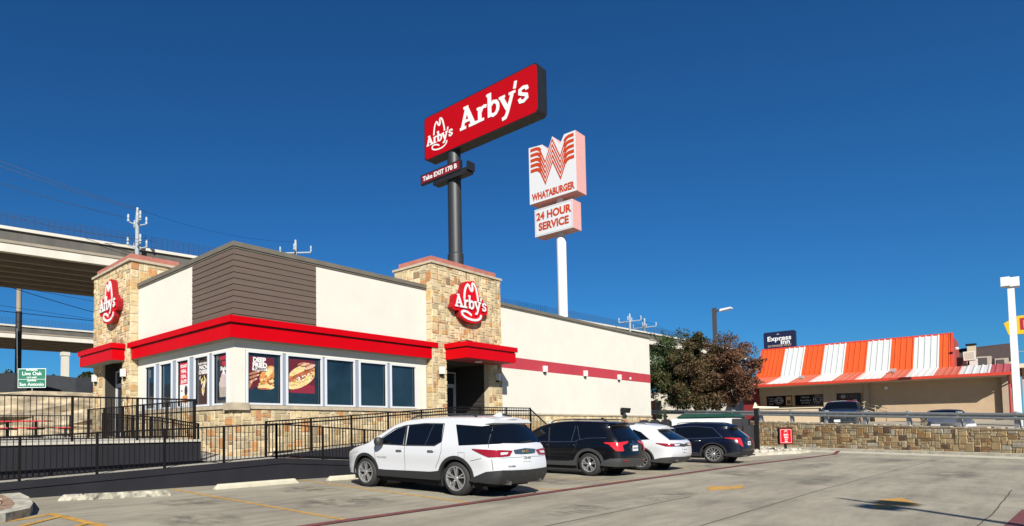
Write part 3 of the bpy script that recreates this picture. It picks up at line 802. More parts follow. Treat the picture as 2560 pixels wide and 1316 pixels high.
for cx, cy, rx, ry in [(6.2, 12.0, 1.0, .9), (9.4, 12.2, .9, 1.0), (8.3, 9.6, 1.6, 1.1), (5.0, 9.5, .8, 1.0), (15.2, 9.5, 1.3, 1.6), (21.8, 6.2, 1.7, .8), (24.5, 8.3, 1.6, 1.2), (13.8, 5.3, 1.4, .5), (20, 3.9, 2.6, .5), (10.5, 5.6, 1.6, .5), (27, 5.4, 3.0, .6), (33, 4, 3.2, .8), (30, 7.7, 2.0, .5), (25, 1.5, 3, .7)]:
    n = len(V); V.append((cx, cy, .002)); K = 28
    for ring in (.5, 1.0):
        for k in range(K):
            t = 2 * math.pi * k / K; V.append((cx + rx * ring * math.cos(t) * r.uniform(.9, 1.1), cy + ry * ring * math.sin(t) * r.uniform(.9, 1.1), .002))
    for k in range(K):
        k2 = (k + 1) % K; Fc.append((n, n + 1 + k, n + 1 + k2)); Fc.append((n + 1 + k, n + 1 + K + k, n + 1 + K + k2, n + 1 + k2))
    Cc += [.7] + [.5] * K + [0.0] * K
me_.from_pydata(V, [], Fc); ca = me_.color_attributes.new('Col', 'FLOAT_COLOR', 'POINT'); ca.data.foreach_set('color', [x for c in Cc for x in (c, c, c, 1)])
me_.materials.append(stain_mat()); so = bpy.data.objects.new('oil_stains', me_); COL.objects.link(so); so['kind'] = 'structure'

# wheel stops: weathered and painted
M_stop = mat('weathered_concrete', (0.36, 0.335, 0.26), .9, var=.85, vscale=6.5, bump=.6, bscale=12)
M_stop2 = mat('painted_concrete', (0.60, 0.56, 0.42), .8, var=.10, vscale=5, bump=.3, bscale=12)
def wheel_stop(a, b, mt, label, crack=False):
    a, b = Vector(a), Vector(b); L = (b - a).length; yaw = math.atan2(b.y - a.y, b.x - a.x)
    m = MB(); r = random.Random(9)
    segs = [0, .10, L - .10, L] if not crack else [0, .10, L * .2, L * .215, L * .22, L - .10, L]
    prev = None
    for i, x in enumerate(segs):
        e = .35 if (i == 0 or i == len(segs) - 1) else 1
        if crack and i == 3: e = .75
        s = [(x, -.085, 0), (x, -.075, .08 * e), (x, -.045, .13 * e), (x, .045, .13 * e), (x, .075, .08 * e), (x, .085, 0)]
        n = len(m.v); m.v += s
        if prev is not None:
            for k in range(5): m.face((prev + k, n + k, n + k + 1, prev + k + 1))
        else: m.face([n + k for k in range(6)])
        prev = n
    m.face([prev + k for k in reversed(range(6))])
    o = m.build('wheel_stop', mt, loc=(a.x, a.y, .002)); o.rotation_euler = (0, 0, yaw)
    tag(o, label, 'wheel stop', 'concrete wheel stops along the black wall')
wheel_stop((4.16, 14.30), (6.36, 13.50), M_stop, 'mottled grey cracked wheel stop nearest the planted kerb island', True)
wheel_stop((7.77, 13.98), (10.35, 13.98), M_stop2, 'clean cream wheel stop in the empty bay left of the white suv')
wheel_stop((11.35, 13.83), (13.9, 13.7), M_stop2, 'cream wheel stop half hidden in front of the white suv')

# ================================================================= black ramp walls (the lower ramp runs beside them)
WA, WB = Vector((4.08, 15.41)), Vector((12.92, 14.71)); WE = (WB - WA).normalized(); WN = Vector((-WE.y, WE.x))
def wp(x, off=0.0):                      # point on the wall line at given x, pushed inwards by off
    t = (x - WA.x) / WE.x; q = WA + WE * t + WN * off; return (q.x, q.y)
def zl(x):                               # height of the lower ramp kerb
    if x < 10.5: return .67 - (10.5 - x) * .041
    return max(.12, .67 - (x - 10.5) * .066)
m = MB(); xs = [-6, -2, 3.3, 7, 10.5, 14, 17.5, 18.8]
for a, b in zip(xs[:-1], xs[1:]):
    m.obox(wp(a), wp(b), .14, -.1, zl(a) - .16, -.1, zl(b) - .16, side=.07)
    m.obox(wp(a), wp(b), .20, zl(a) - .16, zl(a), zl(b) - .16, zl(b), side=.07)
bw = m.build('ramp_wall', M_blackwall); tag(bw, 'long black painted concrete wall with a sloping kerb behind the wheel stops', 'wall')
m = MB()
for a, b in zip(xs[:-1], xs[1:]):
    m.obox(wp(a), wp(b), 1.2, -.1, zl(a) - .006, -.1, zl(b) - .006, side=.77)
struct(m.build('lower_ramp', M_conc))
m = MB(); m.poly([(*wp(9.0, .2), .585), (*wp(12.2, .2), .50), (*wp(12.2, 1.3), .50), (*wp(9.0, 1.3), .585)])
# landing slab joining the ramps at the building corner
m2 = MB(); m2.hexa([(8.62, 15.3, 0), (19.9, 14.35, 0), (19.9, 17.4, 0), (8.62, 20.4, 0)], [(8.62, 15.3, .53), (19.9, 14.35, .0), (19.9, 17.4, .0), (8.62, 20.4, .53)])
m2.v = []; m2.f = []; m2.mi = []; m2.c = []
m2.poly([(*wp(8.62, .2), .60), (*wp(10.5, .2), .60), (10.9, Y0 + .2, .655), (8.62, Y0 + .2, .655)])
m2.poly([(*wp(10.5, 1.2), .60), (*wp(12.0, 1.2), .64), (12.0, Y0, .66), (10.9, Y0 + .2, .655)])
m2.poly([(8.62, Y0 + .2, .655), (X0 + .2, Y0 + .2, .655), (X0 + .2, Y0 + 7.6, 1.24), (8.62, Y0 + 7.6, 1.24)])
struct(m2.build('corner_path', M_conc))
m = MB(); m.poly([(*wp(9.6, .25), .606), (*wp(11.6, .25), .585), (*wp(11.5, 1.0), .61), (*wp(9.7, 1.0), .612)])
struct(m.build('red_landing_marking', mat('red_pavers', (0.30, 0.10, 0.08), .8, var=.3, vscale=14)))

# upper ramp to the front door
def zu(x): return min(1.30, .66 + max(0, x - 10.7) * .0725)
m = MB(); xs2 = [10.7, 14, 17, 19.5, 24.2]
for a, b in zip(xs2[:-1], xs2[1:]): m.obox(wp(a, 1.3), wp(b, 1.3), .15, -.1, zu(a), -.1, zu(b), side=.075)
for k in range(6):
    x = 24.2 + k * .3; m.obox(wp(x, 1.3), wp(x + .3, 1.3), .15, -.1, 1.30 - (k + 1) * .17 + .02, side=.075)
tag(m.build('ramp_wall', M_blackwall), 'black wall under the upper ramp that climbs to the front door, behind the white suv', 'wall')
m = MB()
for a, b in zip(xs2[:-1], xs2[1:]):
    p, q = wp(a, 1.45), wp(b, 1.45)
    m.poly([(p[0], p[1], zu(a) - .06), (q[0], q[1], zu(b) - .06), (q[0], 17.5, zu(b) - .06), (p[0], 17.5, zu(a) - .06)])
m.box(20.78, 23.89, 17.3, 19.2, 1.0, 1.28)
struct(m.build('upper_ramp', M_conc))
m = MB()
for k in range(7):
    x = 24.25 + k * .3; p = wp(x, 1.45); m.box(x, x + .32, p[1], 17.08, 0, 1.24 - k * .17)
tag(m.build('stairs', M_conc), 'concrete steps going down at the right end of the door ramp', 'stairs')

# raised patio on the left
m = MB(); m.hexa([(-8, 17.05, 0), (8.6, 16.28, 0), (8.6, 40.0, 0), (-8, 40.0, 0)], [(-8, 17.05, 1.18), (8.6, 16.28, 1.18), (8.6, 40.0, 1.18), (-8, 40.0, 1.18)])
tag(m.build('patio_wall', M_blackwall), 'black painted retaining wall carrying the raised patio on the left', 'wall')
m = MB(); m.hexa([(-8, 17.00, 1.184), (8.57, 16.23, 1.184), (8.57, 40.0, 1.184), (-8, 40.0, 1.184)], [(-8, 17.00, 1.25), (8.57, 16.23, 1.25), (8.57, 40.0, 1.25), (-8, 40.0, 1.25)])
m.poly([(8.57, 25, 1.248), (11, 25, 1.248), (11, 40, 1.248), (8.57, 40, 1.248)])
struct(m.build('patio_slab', M_conc))

# ================================================================= black railings
def railing(name, pts, label, h=1.04, group=None, picket=.125, bottom=.09, spacing=1.7, handrail=None, posts=True, prk=.008, double=False):
    """pts: (x, y, z of the foot) along the run. parts: top rail, bottom rail, posts, one picket panel per bay"""
    root = wroot(name, pts[0], label, 'railing', group)
    P = [Vector(p) for p in pts]; seg = [(P[i + 1] - P[i]).length for i in range(len(P) - 1)]; T = sum(seg)
    def at(s):
        for i, l in enumerate(seg):
            if s <= l + 1e-6 or i == len(seg) - 1: return P[i].lerp(P[i + 1], min(1, max(0, s / l)))
            s -= l
    ts = MB(); bs = MB()
    for i in range(len(P) - 1):
        for mb, z, w, hh in ((ts, h, .05, .04), (bs, bottom, .032, .03)):
            mb.obox(P[i], P[i + 1], w, P[i].z + z - hh, P[i].z + z, P[i + 1].z + z - hh, P[i + 1].z + z)
    part(ts, 'top_rail', M_rail, root); part(bs, 'bottom_rail', M_rail, root)
    if double:
        d = MB()
        for i in range(len(P) - 1): d.obox(P[i], P[i + 1], .035, P[i].z + h - .14, P[i].z + h - .11, P[i + 1].z + h - .14, P[i + 1].z + h - .11)
        part(d, 'upper_rail', M_rail, root)
    if handrail:
        d = MB()
        d.tube([P0 + Vector((handrail[0], handrail[1], h - .14)) for P0 in P], .022, 8); part(d, 'handrail', M_rail, root)
    nb = max(1, round(T / spacing))
    for k in range(nb + 1):
        q = at(T * k / nb); mb = MB(); mb.box(q.x - .028, q.x + .028, q.y - .028, q.y + .028, q.z - .05, q.z + h + .005)
        part(mb, 'post', M_rail, root)
        if k < nb:
            mb = MB(); n = max(2, int(round(T / nb / picket)))
            for j in range(1, n):
                c = at(T * (k + j / n) / nb); mb.box(c.x - prk, c.x + prk, c.y - prk, c.y + prk, c.z + bottom, c.z + h - .03)
            part(mb, 'picket_panel', M_rail, root)
    return root
def foot(x, off, z): p = wp(x, off); return (p[0], p[1], z)
railing('railing', [foot(-3, .08, zl(-3) - .01), foot(3.3, .08, zl(3.3) - .01), foot(10.35, .08, zl(10.35) - .01)], 'black railing on the lower ramp kerb, running from the left edge to the corner')
railing('railing', [foot(10.35, .08, zl(10.35) - .01), foot(14.4, .08, zl(14.4)), foot(18.6, .08, zl(18.6))], 'black railing sloping down to the right behind the nearest white suv')
railing('railing', [foot(10.72, 1.36, .70), foot(15, 1.36, zu(15)), foot(19.6, 1.36, 1.30), foot(24.2, 1.36, 1.31)], 'black railing climbing to the front door beside the stone wainscot', h=1.08, handrail=(0, .09), double=True)
railing('railing', [foot(24.2, 1.36, 1.31), foot(26.0, 1.36, .28)], 'short black stair railing slanting down past the stone door tower', h=1.04, spacing=1.8)
railing('railing', [(-3.2, 16.92, 1.25), (3.4, 16.62, 1.25), (8.45, 16.38, 1.25)], 'black railing along the front edge of the raised patio', h=1.17, picket=.14)
railing('railing', [(8.46, 16.45, 1.25), (8.46, 25.4, 1.25)], 'black railing on the right patio edge running back to the side door', h=1.15)
railing('railing', [(9.0, 25.3, 1.22), (9.0, 20.0, .95), (9.2, 17.6, .70)], 'black handrail fence descending beside the dining windows to the corner landing', h=1.03, double=True)
railing('railing', [(-3, 33.0, 1.25), (6, 33.0, 1.25), (9.8, 32.0, 1.25)], 'black railing along the back of the patio in front of the rock bank', h=1.07)

# ================================================================= picnic tables
M_redtable = mat('red_table', (0.55, 0.01, 0.02), .45, var=.08)
def picnic(loc, rz, label):
    root = empty('picnic_table', loc, rz, label, 'picnic table', 'red picnic tables on the patio')
    m = MB(); m.box(-1.15, 1.15, -.38, .38, .71, .76); m.build('table_top', M_redtable, root)
    for s in (-1, 1):
        for e in (-1, 1):
            m = MB(); m.box(min(e * .12, e * 1.1), max(e * .12, e * 1.1), s * .78 - .15, s * .78 + .15, .42, .46); m.build('bench', M_redtable, root)
    for e in (-1, 1):
        m = MB(); m.box(e * .62 - .05, e * .62 + .05, -.05, .05, .0, .71); m.box(e * .62 - .04, e * .62 + .04, -.75, .75, .36, .42); m.box(e * .62 - .06, e * .62 + .06, -.6, .6, 0, .05); m.build('leg', M_black, root)
    return root
picnic((7.15, 29.9, 1.25), math.radians(-40), 'red picnic table with black legs seen through the railing at the left edge')
t_ = picnic((4.4, 31.0, 1.25), math.radians(-40), 'red picnic table at the far left, mostly cut off by the frame edge')
root = empty('bench', (8.75, 29.2, 1.25), math.radians(-40), 'short red backless bench standing right of the picnic table', 'bench')
m = MB(); m.box(-.42, .42, -.15, .15, .42, .46); m.build('seat', M_redtable, root)
m = MB(); m.box(-.04, .04, -.04, .04, 0, .42); m.box(-.3, .3, -.05, .05, .38, .42); m.build('leg', M_black, root)

# ================================================================= kerb island on the left with mulch
isl = [(-3.0, 14.6), (-3.0, 10.6), (1.6, 11.3), (2.55, 11.6), (3.05, 12.1), (3.3, 12.9), (3.55, 14.2), (3.65, 15.35)]
m = MB(); m.prism(isl, lambda u, v, d: Vector((u, v, d)), 0, .15)
struct(m.build('kerb_island', mat('mottled_kerb', (.50, .47, .38), .9, var=.5, vscale=5, bump=.5, bscale=12)))
m = MB(); m.poly([(-3, 14.5, .153), (-3, 11.1, .153), (1.5, 11.65, .153), (2.4, 11.9, .153), (2.8, 12.35, .153), (3.02, 13.0, .153), (3.2, 14.2, .153), (3.25, 15.3, .153)])
struct(m.build('planting_soil', mat('mulch', (0.34, 0.22, 0.14), .95, var=.6, vscale=9, bump=1, bscale=20)))
m = MB(); r = random.Random(12)
for k in range(420):
    x, y = r.uniform(-.5, 3.0), r.uniform(11.9, 15.0)
    if y < 11.75 + .25 * max(0, x - 1.0) ** 1.2 or x > 2.7 + (y - 12) * .12: continue
    s = r.uniform(.03, .10); a = r.uniform(0, 3.14); z = .155 + r.uniform(0, .05); c = r.choice([(0.40, .24, .15), (.55, .42, .32), (.30, .15, .09), (.62, .52, .42), (.2, .12, .08)])
    ux, uy = math.cos(a) * s, math.sin(a) * s; t = r.uniform(-.02, .03)
    m.hexa([(x - ux, y - uy, z), (x + uy * .5, y - ux * .5, z), (x + ux, y + uy, z + t), (x - uy * .5, y + ux * .5, z)], [(x - ux * .8, y - uy * .8, z + .02), (x + uy * .4, y - ux * .4, z + .03), (x + ux * .8, y + uy * .8, z + .02 + t), (x - uy * .4, y + ux * .4, z + .03)], c)
tag(m.build('bark_mulch', mat('chips', (.4, .25, .15), .9, attr=True, var=.15, vscale=12), attr=True), 'brown bark chips and leaves filling the kerb island', 'mulch', kind='stuff')

# ================================================================= retaining wall on the right, kerb, island, upper lot
RA, RB = Vector((48.5, 15.9)), Vector((36.9, -5.4))            # foot line of the wall
RE = (RB - RA).normalized(); RN = Vector((-RE.y, RE.x))        # RN points up-slope (+x)
RL = (RB - RA).length
def rp(s, off=0.0): q = RA + RE * s + RN * off; return (q.x, q.y)
def rtop(s): y = RA.y + RE.y * s; return 1.19 + (y - .14) * .0437
m = MB(); m.obox(rp(0), rp(RL), .35, -.1, rtop(0) - .02, -.1, rtop(RL) - .02, side=.175)
rw = m.build('stone_retaining_wall', M_mortar); tag(rw, 'long low wall of brown and tan stone blocks between the two car parks', 'stone wall')
m = MB(); m.m = 1; fr = frame((RA.x, RA.y, 0), (RE.x, RE.y, 0), (0, 0, 1), (-RN.x, -RN.y, 0))
m.m = 0; stones(m, fr, RL, 2.0, PAL_W, seed=77, cell=.125, top=lambda x: rtop(x) - .03, proud=.035)
part(m, 'stone_facing', M_stone, rw, attr=True)
m = MB(); r = random.Random(8); s = 0
while s < RL - .1:
    w = min(r.uniform(.35, .9), RL - s); z = rtop(s) - .03
    m.obox(rp(s + .008), rp(s + w - .008), .42, z, z + r.uniform(.06, .09), z, z + r.uniform(.06, .09), side=.17); s += w
part(m, 'coping', M_capstone, rw)
m = MB(); m.obox(rp(-2, -.02), rp(RL, -.02), .62, 0, .14, side=-.33)
m.obox(rp(-2, -.64), rp(RL, -.64), 2.2, 0, .012, side=-1.0)
struct(m.build('kerb', M_kerb))
# raised forecourt beyond
m = MB(); n = 24; rows = []
for k in range(n + 1):
    s = -14 + (RL + 34) * k / n; a = rp(s, .34); z = rtop(max(-4, min(RL, s))) - .60; k0 = len(m.v)
    m.v += [(a[0], a[1], z), (a[0] + 8, a[1] + 0, z * .75 + 1.7 * .25), (max(a[0] + 12, 62), a[1], 1.7), (180, a[1] * 1.6, 1.9), (900, a[1] * 8, 1.9)]; rows.append(k0)
for a, b in zip(rows[:-1], rows[1:]):
    for q in range(4): m.face((a + q, a + q + 1, b + q + 1, b + q))
struct(m.build('upper_parking_lot', M_lot2))
# stone island with the directional sign
m = MB(); isl2 = [(33.0, 9.3), (35.5, 8.75), (38.5, 8.1), (40.3, 8.0), (41.2, 8.45), (41.0, 9.3), (43.8, 11.6), (45.5, 14.5), (33, 14.5)]
m.prism(isl2, lambda u, v, d: Vector((u, v, d)), 0, .14); struct(m.build('kerb_island', M_kerb))
m = MB(); r = random.Random(31)
def rock(mb, x, y, z, s, c, r):
    n = len(mb.v); k = 6
    for ring, (rr, h) in enumerate(((1, 0), (.95, .45), (.5, .85))):
        for q in range(k):
            t = 2 * math.pi * q / k + ring * .3; j = r.uniform(.75, 1.2)
            mb.v.append((x + math.cos(t) * s * rr * j, y + math.sin(t) * s * rr * j * .8, z + h * s * r.uniform(.6, .9)))
    for ring in range(2):
        for q in range(k):
            q2 = (q + 1) % k; mb.face((n + ring * k + q, n + ring * k + q2, n + (ring + 1) * k + q2, n + (ring + 1) * k + q), c)
    mb.face([n + 2 * k + q for q in range(k)], c)
for k in range(520):
    x = r.uniform(34, 44.5); y = r.uniform(8.4, 13)
    if y < 9.15 - (x - 34) * .14 or (x > 41 and y < 9.4 + (x - 41) * .95) or x > 40.9 and y < 9: continue
    g = r.uniform(.4, .72); rock(m, x, y, .13, r.uniform(.07, .17), (g, g * .9, g * .74), r)
tag(m.build('river_rocks', mat('rocks', (.5, .45, .4), .85, attr=True, var=.15, vscale=8), attr=True), 'pale river stones covering the kerb island beside the small red sign', 'rocks', kind='stuff')

# small red directional sign
root = wroot('directional_sign', (39.27, 8.86, 0), 'small red directional sign on a black post in front of the stone wall', 'sign')
d = Vector((-.68, -.73, 0)).normalized(); ex = Vector((0.73, -.68, 0)).normalized()
f1 = frame((39.27, 8.86, .90), ex, (0, 0, 1), d); fr = lambda u, v, d_: f1(u * .77, v * .87, d_)
m = MB(); m.prism([(-.48, -.5), (.48, -.5), (.48, .5), (-.48, .5)], fr, -.13, .0); m.prism([(-.54, .5), (.54, .5), (.54, .54), (-.54, .54)], fr, -.15, .02); m.prism([(-.07, -.95), (.07, -.95), (.06, -.5), (-.06, -.5)], fr, -.1, -.02)
part(m, 'sign_cabinet', M_black, root)
m = MB(); m.m = 0; m.poly([fr(u, v, .003) for u, v in ((-.42, -.45), (.42, -.45), (.42, .45), (-.42, .45))]); part(m, 'sign_panel', M_signred, root)
m = MB()
for a, b, c, e in ((-.37, .37, -.41, -.395), (-.37, .37, .395, .41), (-.37, -.355, -.395, .395), (.355, .37, -.395, .395)): m.poly([fr(u, v, .006) for u, v in ((a, c), (b, c), (b, e), (a, e))])
s_ = .135; m.ribbon([((u - 22.2) * s_ * 1.3, (v - 6.6) * s_ * 1.3 + .1) for u, v in CR], .02, fr, .005, .008)
m.ribbon([((u - 22.2) * s_ * 1.3, (v - 6.6) * s_ * 1.3 + .02) for u, v in BR], .02, fr, .005, .008)
m.text("Arby's", .13, lambda u, v, d_: fr(u, v + .10, d_), None, .009, bold=.004)
for t, z in (('Thank', -.10), ('You', -.22), ('Exit', -.33)): m.text(t, .12, lambda u, v, d_, z=z: fr(u, v + z, d_), None, .009, bold=.004)
part(m, 'lettering', M_signwhite, root)

# drive-through clearance bar: black post with a cream arm
root = wroot('clearance_bar', (38.0, 9.88, 0), 'black post with a cream horizontal clearance arm beside the dark blue suv', 'clearance bar')
m = MB(); m.box(37.93, 38.11, 9.79, 9.97, .1, 2.42); part(m, 'post', M_black, root)
m = MB(); m.tube([(38.0, 9.96, 2.48), (38.62, 9.0, 2.43)], .05, 8); m.hexa([(37.9, 9.8, 2.425), (38.12, 9.8, 2.425), (38.12, 10.0, 2.425), (37.9, 10.0, 2.425)], [(37.98, 9.88, 2.72), (38.03, 9.88, 2.72), (38.03, 9.93, 2.72), (37.98, 9.93, 2.72)]); part(m, 'arm', mat('cream_paint', (.78, .74, .55), .5), root)

# guard rail on the wall
root = wroot('guard_rail', (rp(0)[0], rp(0)[1], 2.0), 'galvanised steel guard rail with grey posts on top of the stone wall', 'guard rail')
m = MB(); prof = [(-.155, .0), (-.13, .05), (-.09, .075), (-.05, .05), (0, .0), (.05, .05), (.09, .075), (.13, .05), (.155, .0)]
SS = [-9, -4, 0, 5, 10, 15, 20, RL]
for a, b in zip(SS[:-1], SS[1:]):
    for k in range(8):
        (z0, d0), (z1, d1) = prof[k], prof[k + 1]
        pa0, pa1, pb0, pb1 = rp(a, .10 - d0), rp(a, .10 - d1), rp(b, .10 - d0), rp(b, .10 - d1)
        za, zb_ = rtop(a) + .58, rtop(b) + .58
        m.poly([(*pa0, za + z0), (*pb0, zb_ + z0), (*pb1, zb_ + z1), (*pa1, za + z1)])
part(m, 'rail', M_galv, root)
s = -8.6
while s < RL:
    m = MB(); z = rtop(s); p = rp(s, .20)
    m.obox(rp(s, .20), rp(s + .16, .20), .16, z - .35, z + .78); m.obox(rp(s + .02, .085), rp(s + .14, .085), .05, z + .40, z + .80)
    part(m, 'post', M_galvpost, root); s += 2.18

# cabinet, green skip behind the dark blue suv
root = wroot('equipment_enclosure', (37.0, 12.2, 0), 'long white flat-topped utility box seen over the dark blue suv roof', 'utility box')
m = MB(); m.box(37.0, 38.6, 10.75, 13.85, 0, 1.90); part(m, 'body', M_white, root)
m = MB(); m.box(36.96, 38.7, 10.35, 10.74, 0, 1.86); m.box(37.2, 38.5, 10.0, 10.3, 0, 1.5); part(m, 'side_cover', mat('dark_grey_metal', (.04, .04, .045), .5), root)
root = wroot('green_skip', (40.0, 13, 0), 'dark green lidded skip standing behind the white utility box', 'skip')
m = MB(); m.hexa([(39.3, 11.4, 0), (41.0, 11.4, 0), (41.0, 14.2, 0), (39.3, 14.2, 0)], [(39.1, 11.3, 2.0), (41.2, 11.3, 2.0), (41.2, 14.3, 2.0), (39.1, 14.3, 2.0)]); part(m, 'body', mat('skip_green', (.01, .06, .04), .5, var=.2), root)
m = MB(); m.hexa([(39.05, 11.2, 2.0), (41.2, 11.2, 2.0), (41.2, 14.4, 2.0), (39.05, 14.4, 2.0)], [(39.3, 11.5, 2.2), (41.0, 11.5, 2.2), (41.0, 14.1, 2.2), (39.3, 14.1, 2.2)]); part(m, 'lid', mat('skip_green', (.01, .06, .04), .5), root)
m = MB()
for k in range(3): m.lathe([(0, 0), (.28, 0), (.32, .1), (.32, .75), (.2, .9), (0, .92)], lambda x, y, h, k=k: (38.9 + x + k * .2, 14.9 + k * .75 + y, 1.0 + h), 12)
m.box(38.3, 39.6, 14.5, 17.0, 0, 1.25)
tag(m.build('rubbish_bags', mat('bin_bag', (.02, .02, .022), .35, bump=1, bscale=6)), 'heap of black rubbish bags between the building end and the green skip', 'rubbish bags')
# ================================================================= tall red pylon sign
def rrect(w, h, r, n=6):
    o = []
    for cx, cy, a0 in ((w - r, r, -90), (w - r, h - r, 0), (r, h - r, 90), (r, r, 180)):
        for k in range(n + 1):
            t = math.radians(a0 + 90 * k / n); o.append((cx + r * math.cos(t), cy + r * math.sin(t)))
    return o
root = wroot('pylon_sign', (39.85, 31.6, -.3), 'tall red and black pylon sign with white lettering on a black pole', 'pylon sign')
SY, SZ, SW, SH = 34.33, 24.52, 11.1, 3.82
fr = left_frame(39.25, SY, SZ)
m = MB(); m.prism(rrect(SW, SH, .35), fr, -1.15, 0); part(m, 'cabinet', mat('black_cabinet', (.014, .014, .015), .5, var=.3, vscale=1), root)
m = MB(); m.prism([(u + .1, v + .1) for u, v in rrect(SW - .2, SH - .2, .3)], fr, .0, .03, back=False); f_ = part(m, 'sign_face', mat('sign_face_red', (0.46, 0.001, 0.006), .5, spec=.15), root)
m = MB(); slab_word(m, "Arby's", 3.98, 1.22, 1.84, fr, .03, .06, sx=.87, wk=.95); part(m, 'lettering', M_signwhite, f_)
m = MB(); mp_ = lambda P: [((u - 20.865) * 1.06 + .32, (v - 6.2) * 1.48 + .32) for u, v in P]
m.ribbon(mp_(CR), .14, fr, .03, .05); m.ribbon(mp_(BR), .12, fr, .03, .05)
slab_word(m, "Arby's", .34, 1.2, .86, fr, .03, .06, sx=.82, wk=1.0)
part(m, 'hat_emblem', M_signwhite, f_)
m = MB(); m.lathe([(.66, -.3), (.66, 15.9), (.58, 16.0), (.56, SZ + .02)], lambda x, y, h: (39.85 + x, 31.6 + y, h), 24)
part(m, 'pole', mat('dark_pole', (.028, .030, .033), .5, var=.15), root, smooth=True)
fx = left_frame(39.05, 34.65, 22.5)
m = MB(); m.prism([(0, 0), (4.3, 0), (4.3, .86), (0, .86)], fx, -.3, 0)
m.box(39.1, 39.9, 29.7, 33.3, 22.1, 22.5); m.box(39.05, 39.95, 29.55, 29.7, 22.3, 23.0); m.box(39.85, 39.95, 29.7, 31.0, 22.9, 22.97)
part(m, 'exit_sign_box', mat('black_cabinet', (.014, .014, .015), .5), root)
m = MB(); m.prism([(.1, .1), (4.2, .1), (4.2, .76), (.1, .76)], fx, 0, .02); part(m, 'exit_sign_face', mat('exit_red', (.22, .004, .015), .5), root)
for t_, u_ in (('Take EXIT', 1.45), ('170 B', 3.35)):
    m = MB(); m.text(t_, .54, lambda u, v, d: fx(u + u_, v + .43, d), .02, .035, bold=.014); part(m, 'exit_lettering', M_signwhite, root)

# ================================================================= burger pylon sign
M_wside = mat('red_glow_sign_side', (0.80, 0.42, 0.38), .5, var=.06)  # white cabinet sides, their red glow painted in as pink
M_wface = mat('white_sign_face', (0.72, 0.72, 0.74), .45)
M_worange = mat('orange_sign_paint', (0.52, 0.055, 0.012), .6, spec=.2)
root = wroot('pylon_sign', (75.1, 41.6, 0), 'white pylon sign with orange striped W and 24 HOUR SERVICE box on a white pole', 'pylon sign')
fw = left_frame(73.8, 45.4, 32.3)
Wout = [(0, 0), (6.95, 0), (6.95, 8.0), (5.3, 7.95), (4.85, 7.0), (3.65, 8.35), (2.95, 6.75), (2.2, 7.8), (0, 8.0)]
Wout = [(0, 0), (6.95, 0), (6.95, 8.0), (5.35, 8.02), (4.75, 6.95), (3.62, 8.38), (2.95, 6.75), (2.1, 7.78), (0, 8.0)]
m = MB(); m.m = 1; m.prism(Wout, fw, -2.55, 0); m.m = 0; m.poly([fw(u, v, .004) for u, v in Wout]); part(m, 'w_cabinet', [M_wface, M_wside], root)
m = MB(); e = 0
for k in range(5):                                    # five nested stripes, thick on the wings and thin in the valleys
    d = .73 * k
    for wing in ([(.26, 7.52 - d), (1.15, 7.52 - d), (1.55, 7.38 - d), (1.80, 7.05 - d)], [(6.70, 7.52 - d), (5.98, 7.52 - d), (5.62, 7.38 - d), (5.40, 7.05 - d)]):
        m.ribbon(wing, .44, fw, .006, .02 + e); e += .0015
    m.ribbon([(1.72, 7.15 - d), (2.48, 5.2 - d), (3.61, 7.95 - d), (4.72, 5.2 - d), (5.48, 7.15 - d)], .20, fw, .006, .02 + e); e += .0015
part(m, 'w_stripes', M_worange, root)
m = MB(); m.text('WHATABURGER', 1.30, lambda u, v, d: fw(u + 3.5, v + .80, d), None, .03, bold=.06, xscale=.64); part(m, 'lettering', M_worange, root)
f2 = left_frame(73.9, 44.75, 27.6)
m = MB(); m.m = 1; m.prism([(0, 0), (5.6, 0), (5.6, 3.8), (0, 3.8)], f2, -2.2, 0); m.m = 0; m.poly([f2(u, v, .004) for u, v in ((0, 0), (5.6, 0), (5.6, 3.8), (0, 3.8))]); part(m, 'lower_cabinet', [M_wface, M_wside], root)
m = MB(); m.m = 0
for a, b, c, d_ in ((.12, 5.48, .12, .16), (.12, 5.48, 3.64, 3.68), (.12, .16, .16, 3.64), (5.44, 5.48, .16, 3.64)): m.poly([f2(u, v, .01) for u, v in ((a, c), (b, c), (b, d_), (a, d_))])
part(m, 'panel_joint', mat('grey_line', (.3, .3, .3), .6), root)
m = MB(); m.text('24 HOUR', 1.42, lambda u, v, d: f2(u + 2.8, v + 2.66, d), None, .03, bold=.06, xscale=.86); m.text('SERVICE', 1.42, lambda u, v, d: f2(u + 2.8, v + 1.2, d), None, .03, bold=.06, xscale=.86); part(m, 'service_lettering', M_worange, root)
m = MB(); m.lathe([(.62, 0), (.62, 26.8), (.5, 27.0), (.5, 27.7)], lambda x, y, h: (75.1 + x, 41.55 + y, h), 20); m.lathe([(.5, 31.3), (.5, 32.4)], lambda x, y, h: (75.1 + x, 41.55 + y, h), 20); part(m, 'pole', M_white, root, smooth=True)

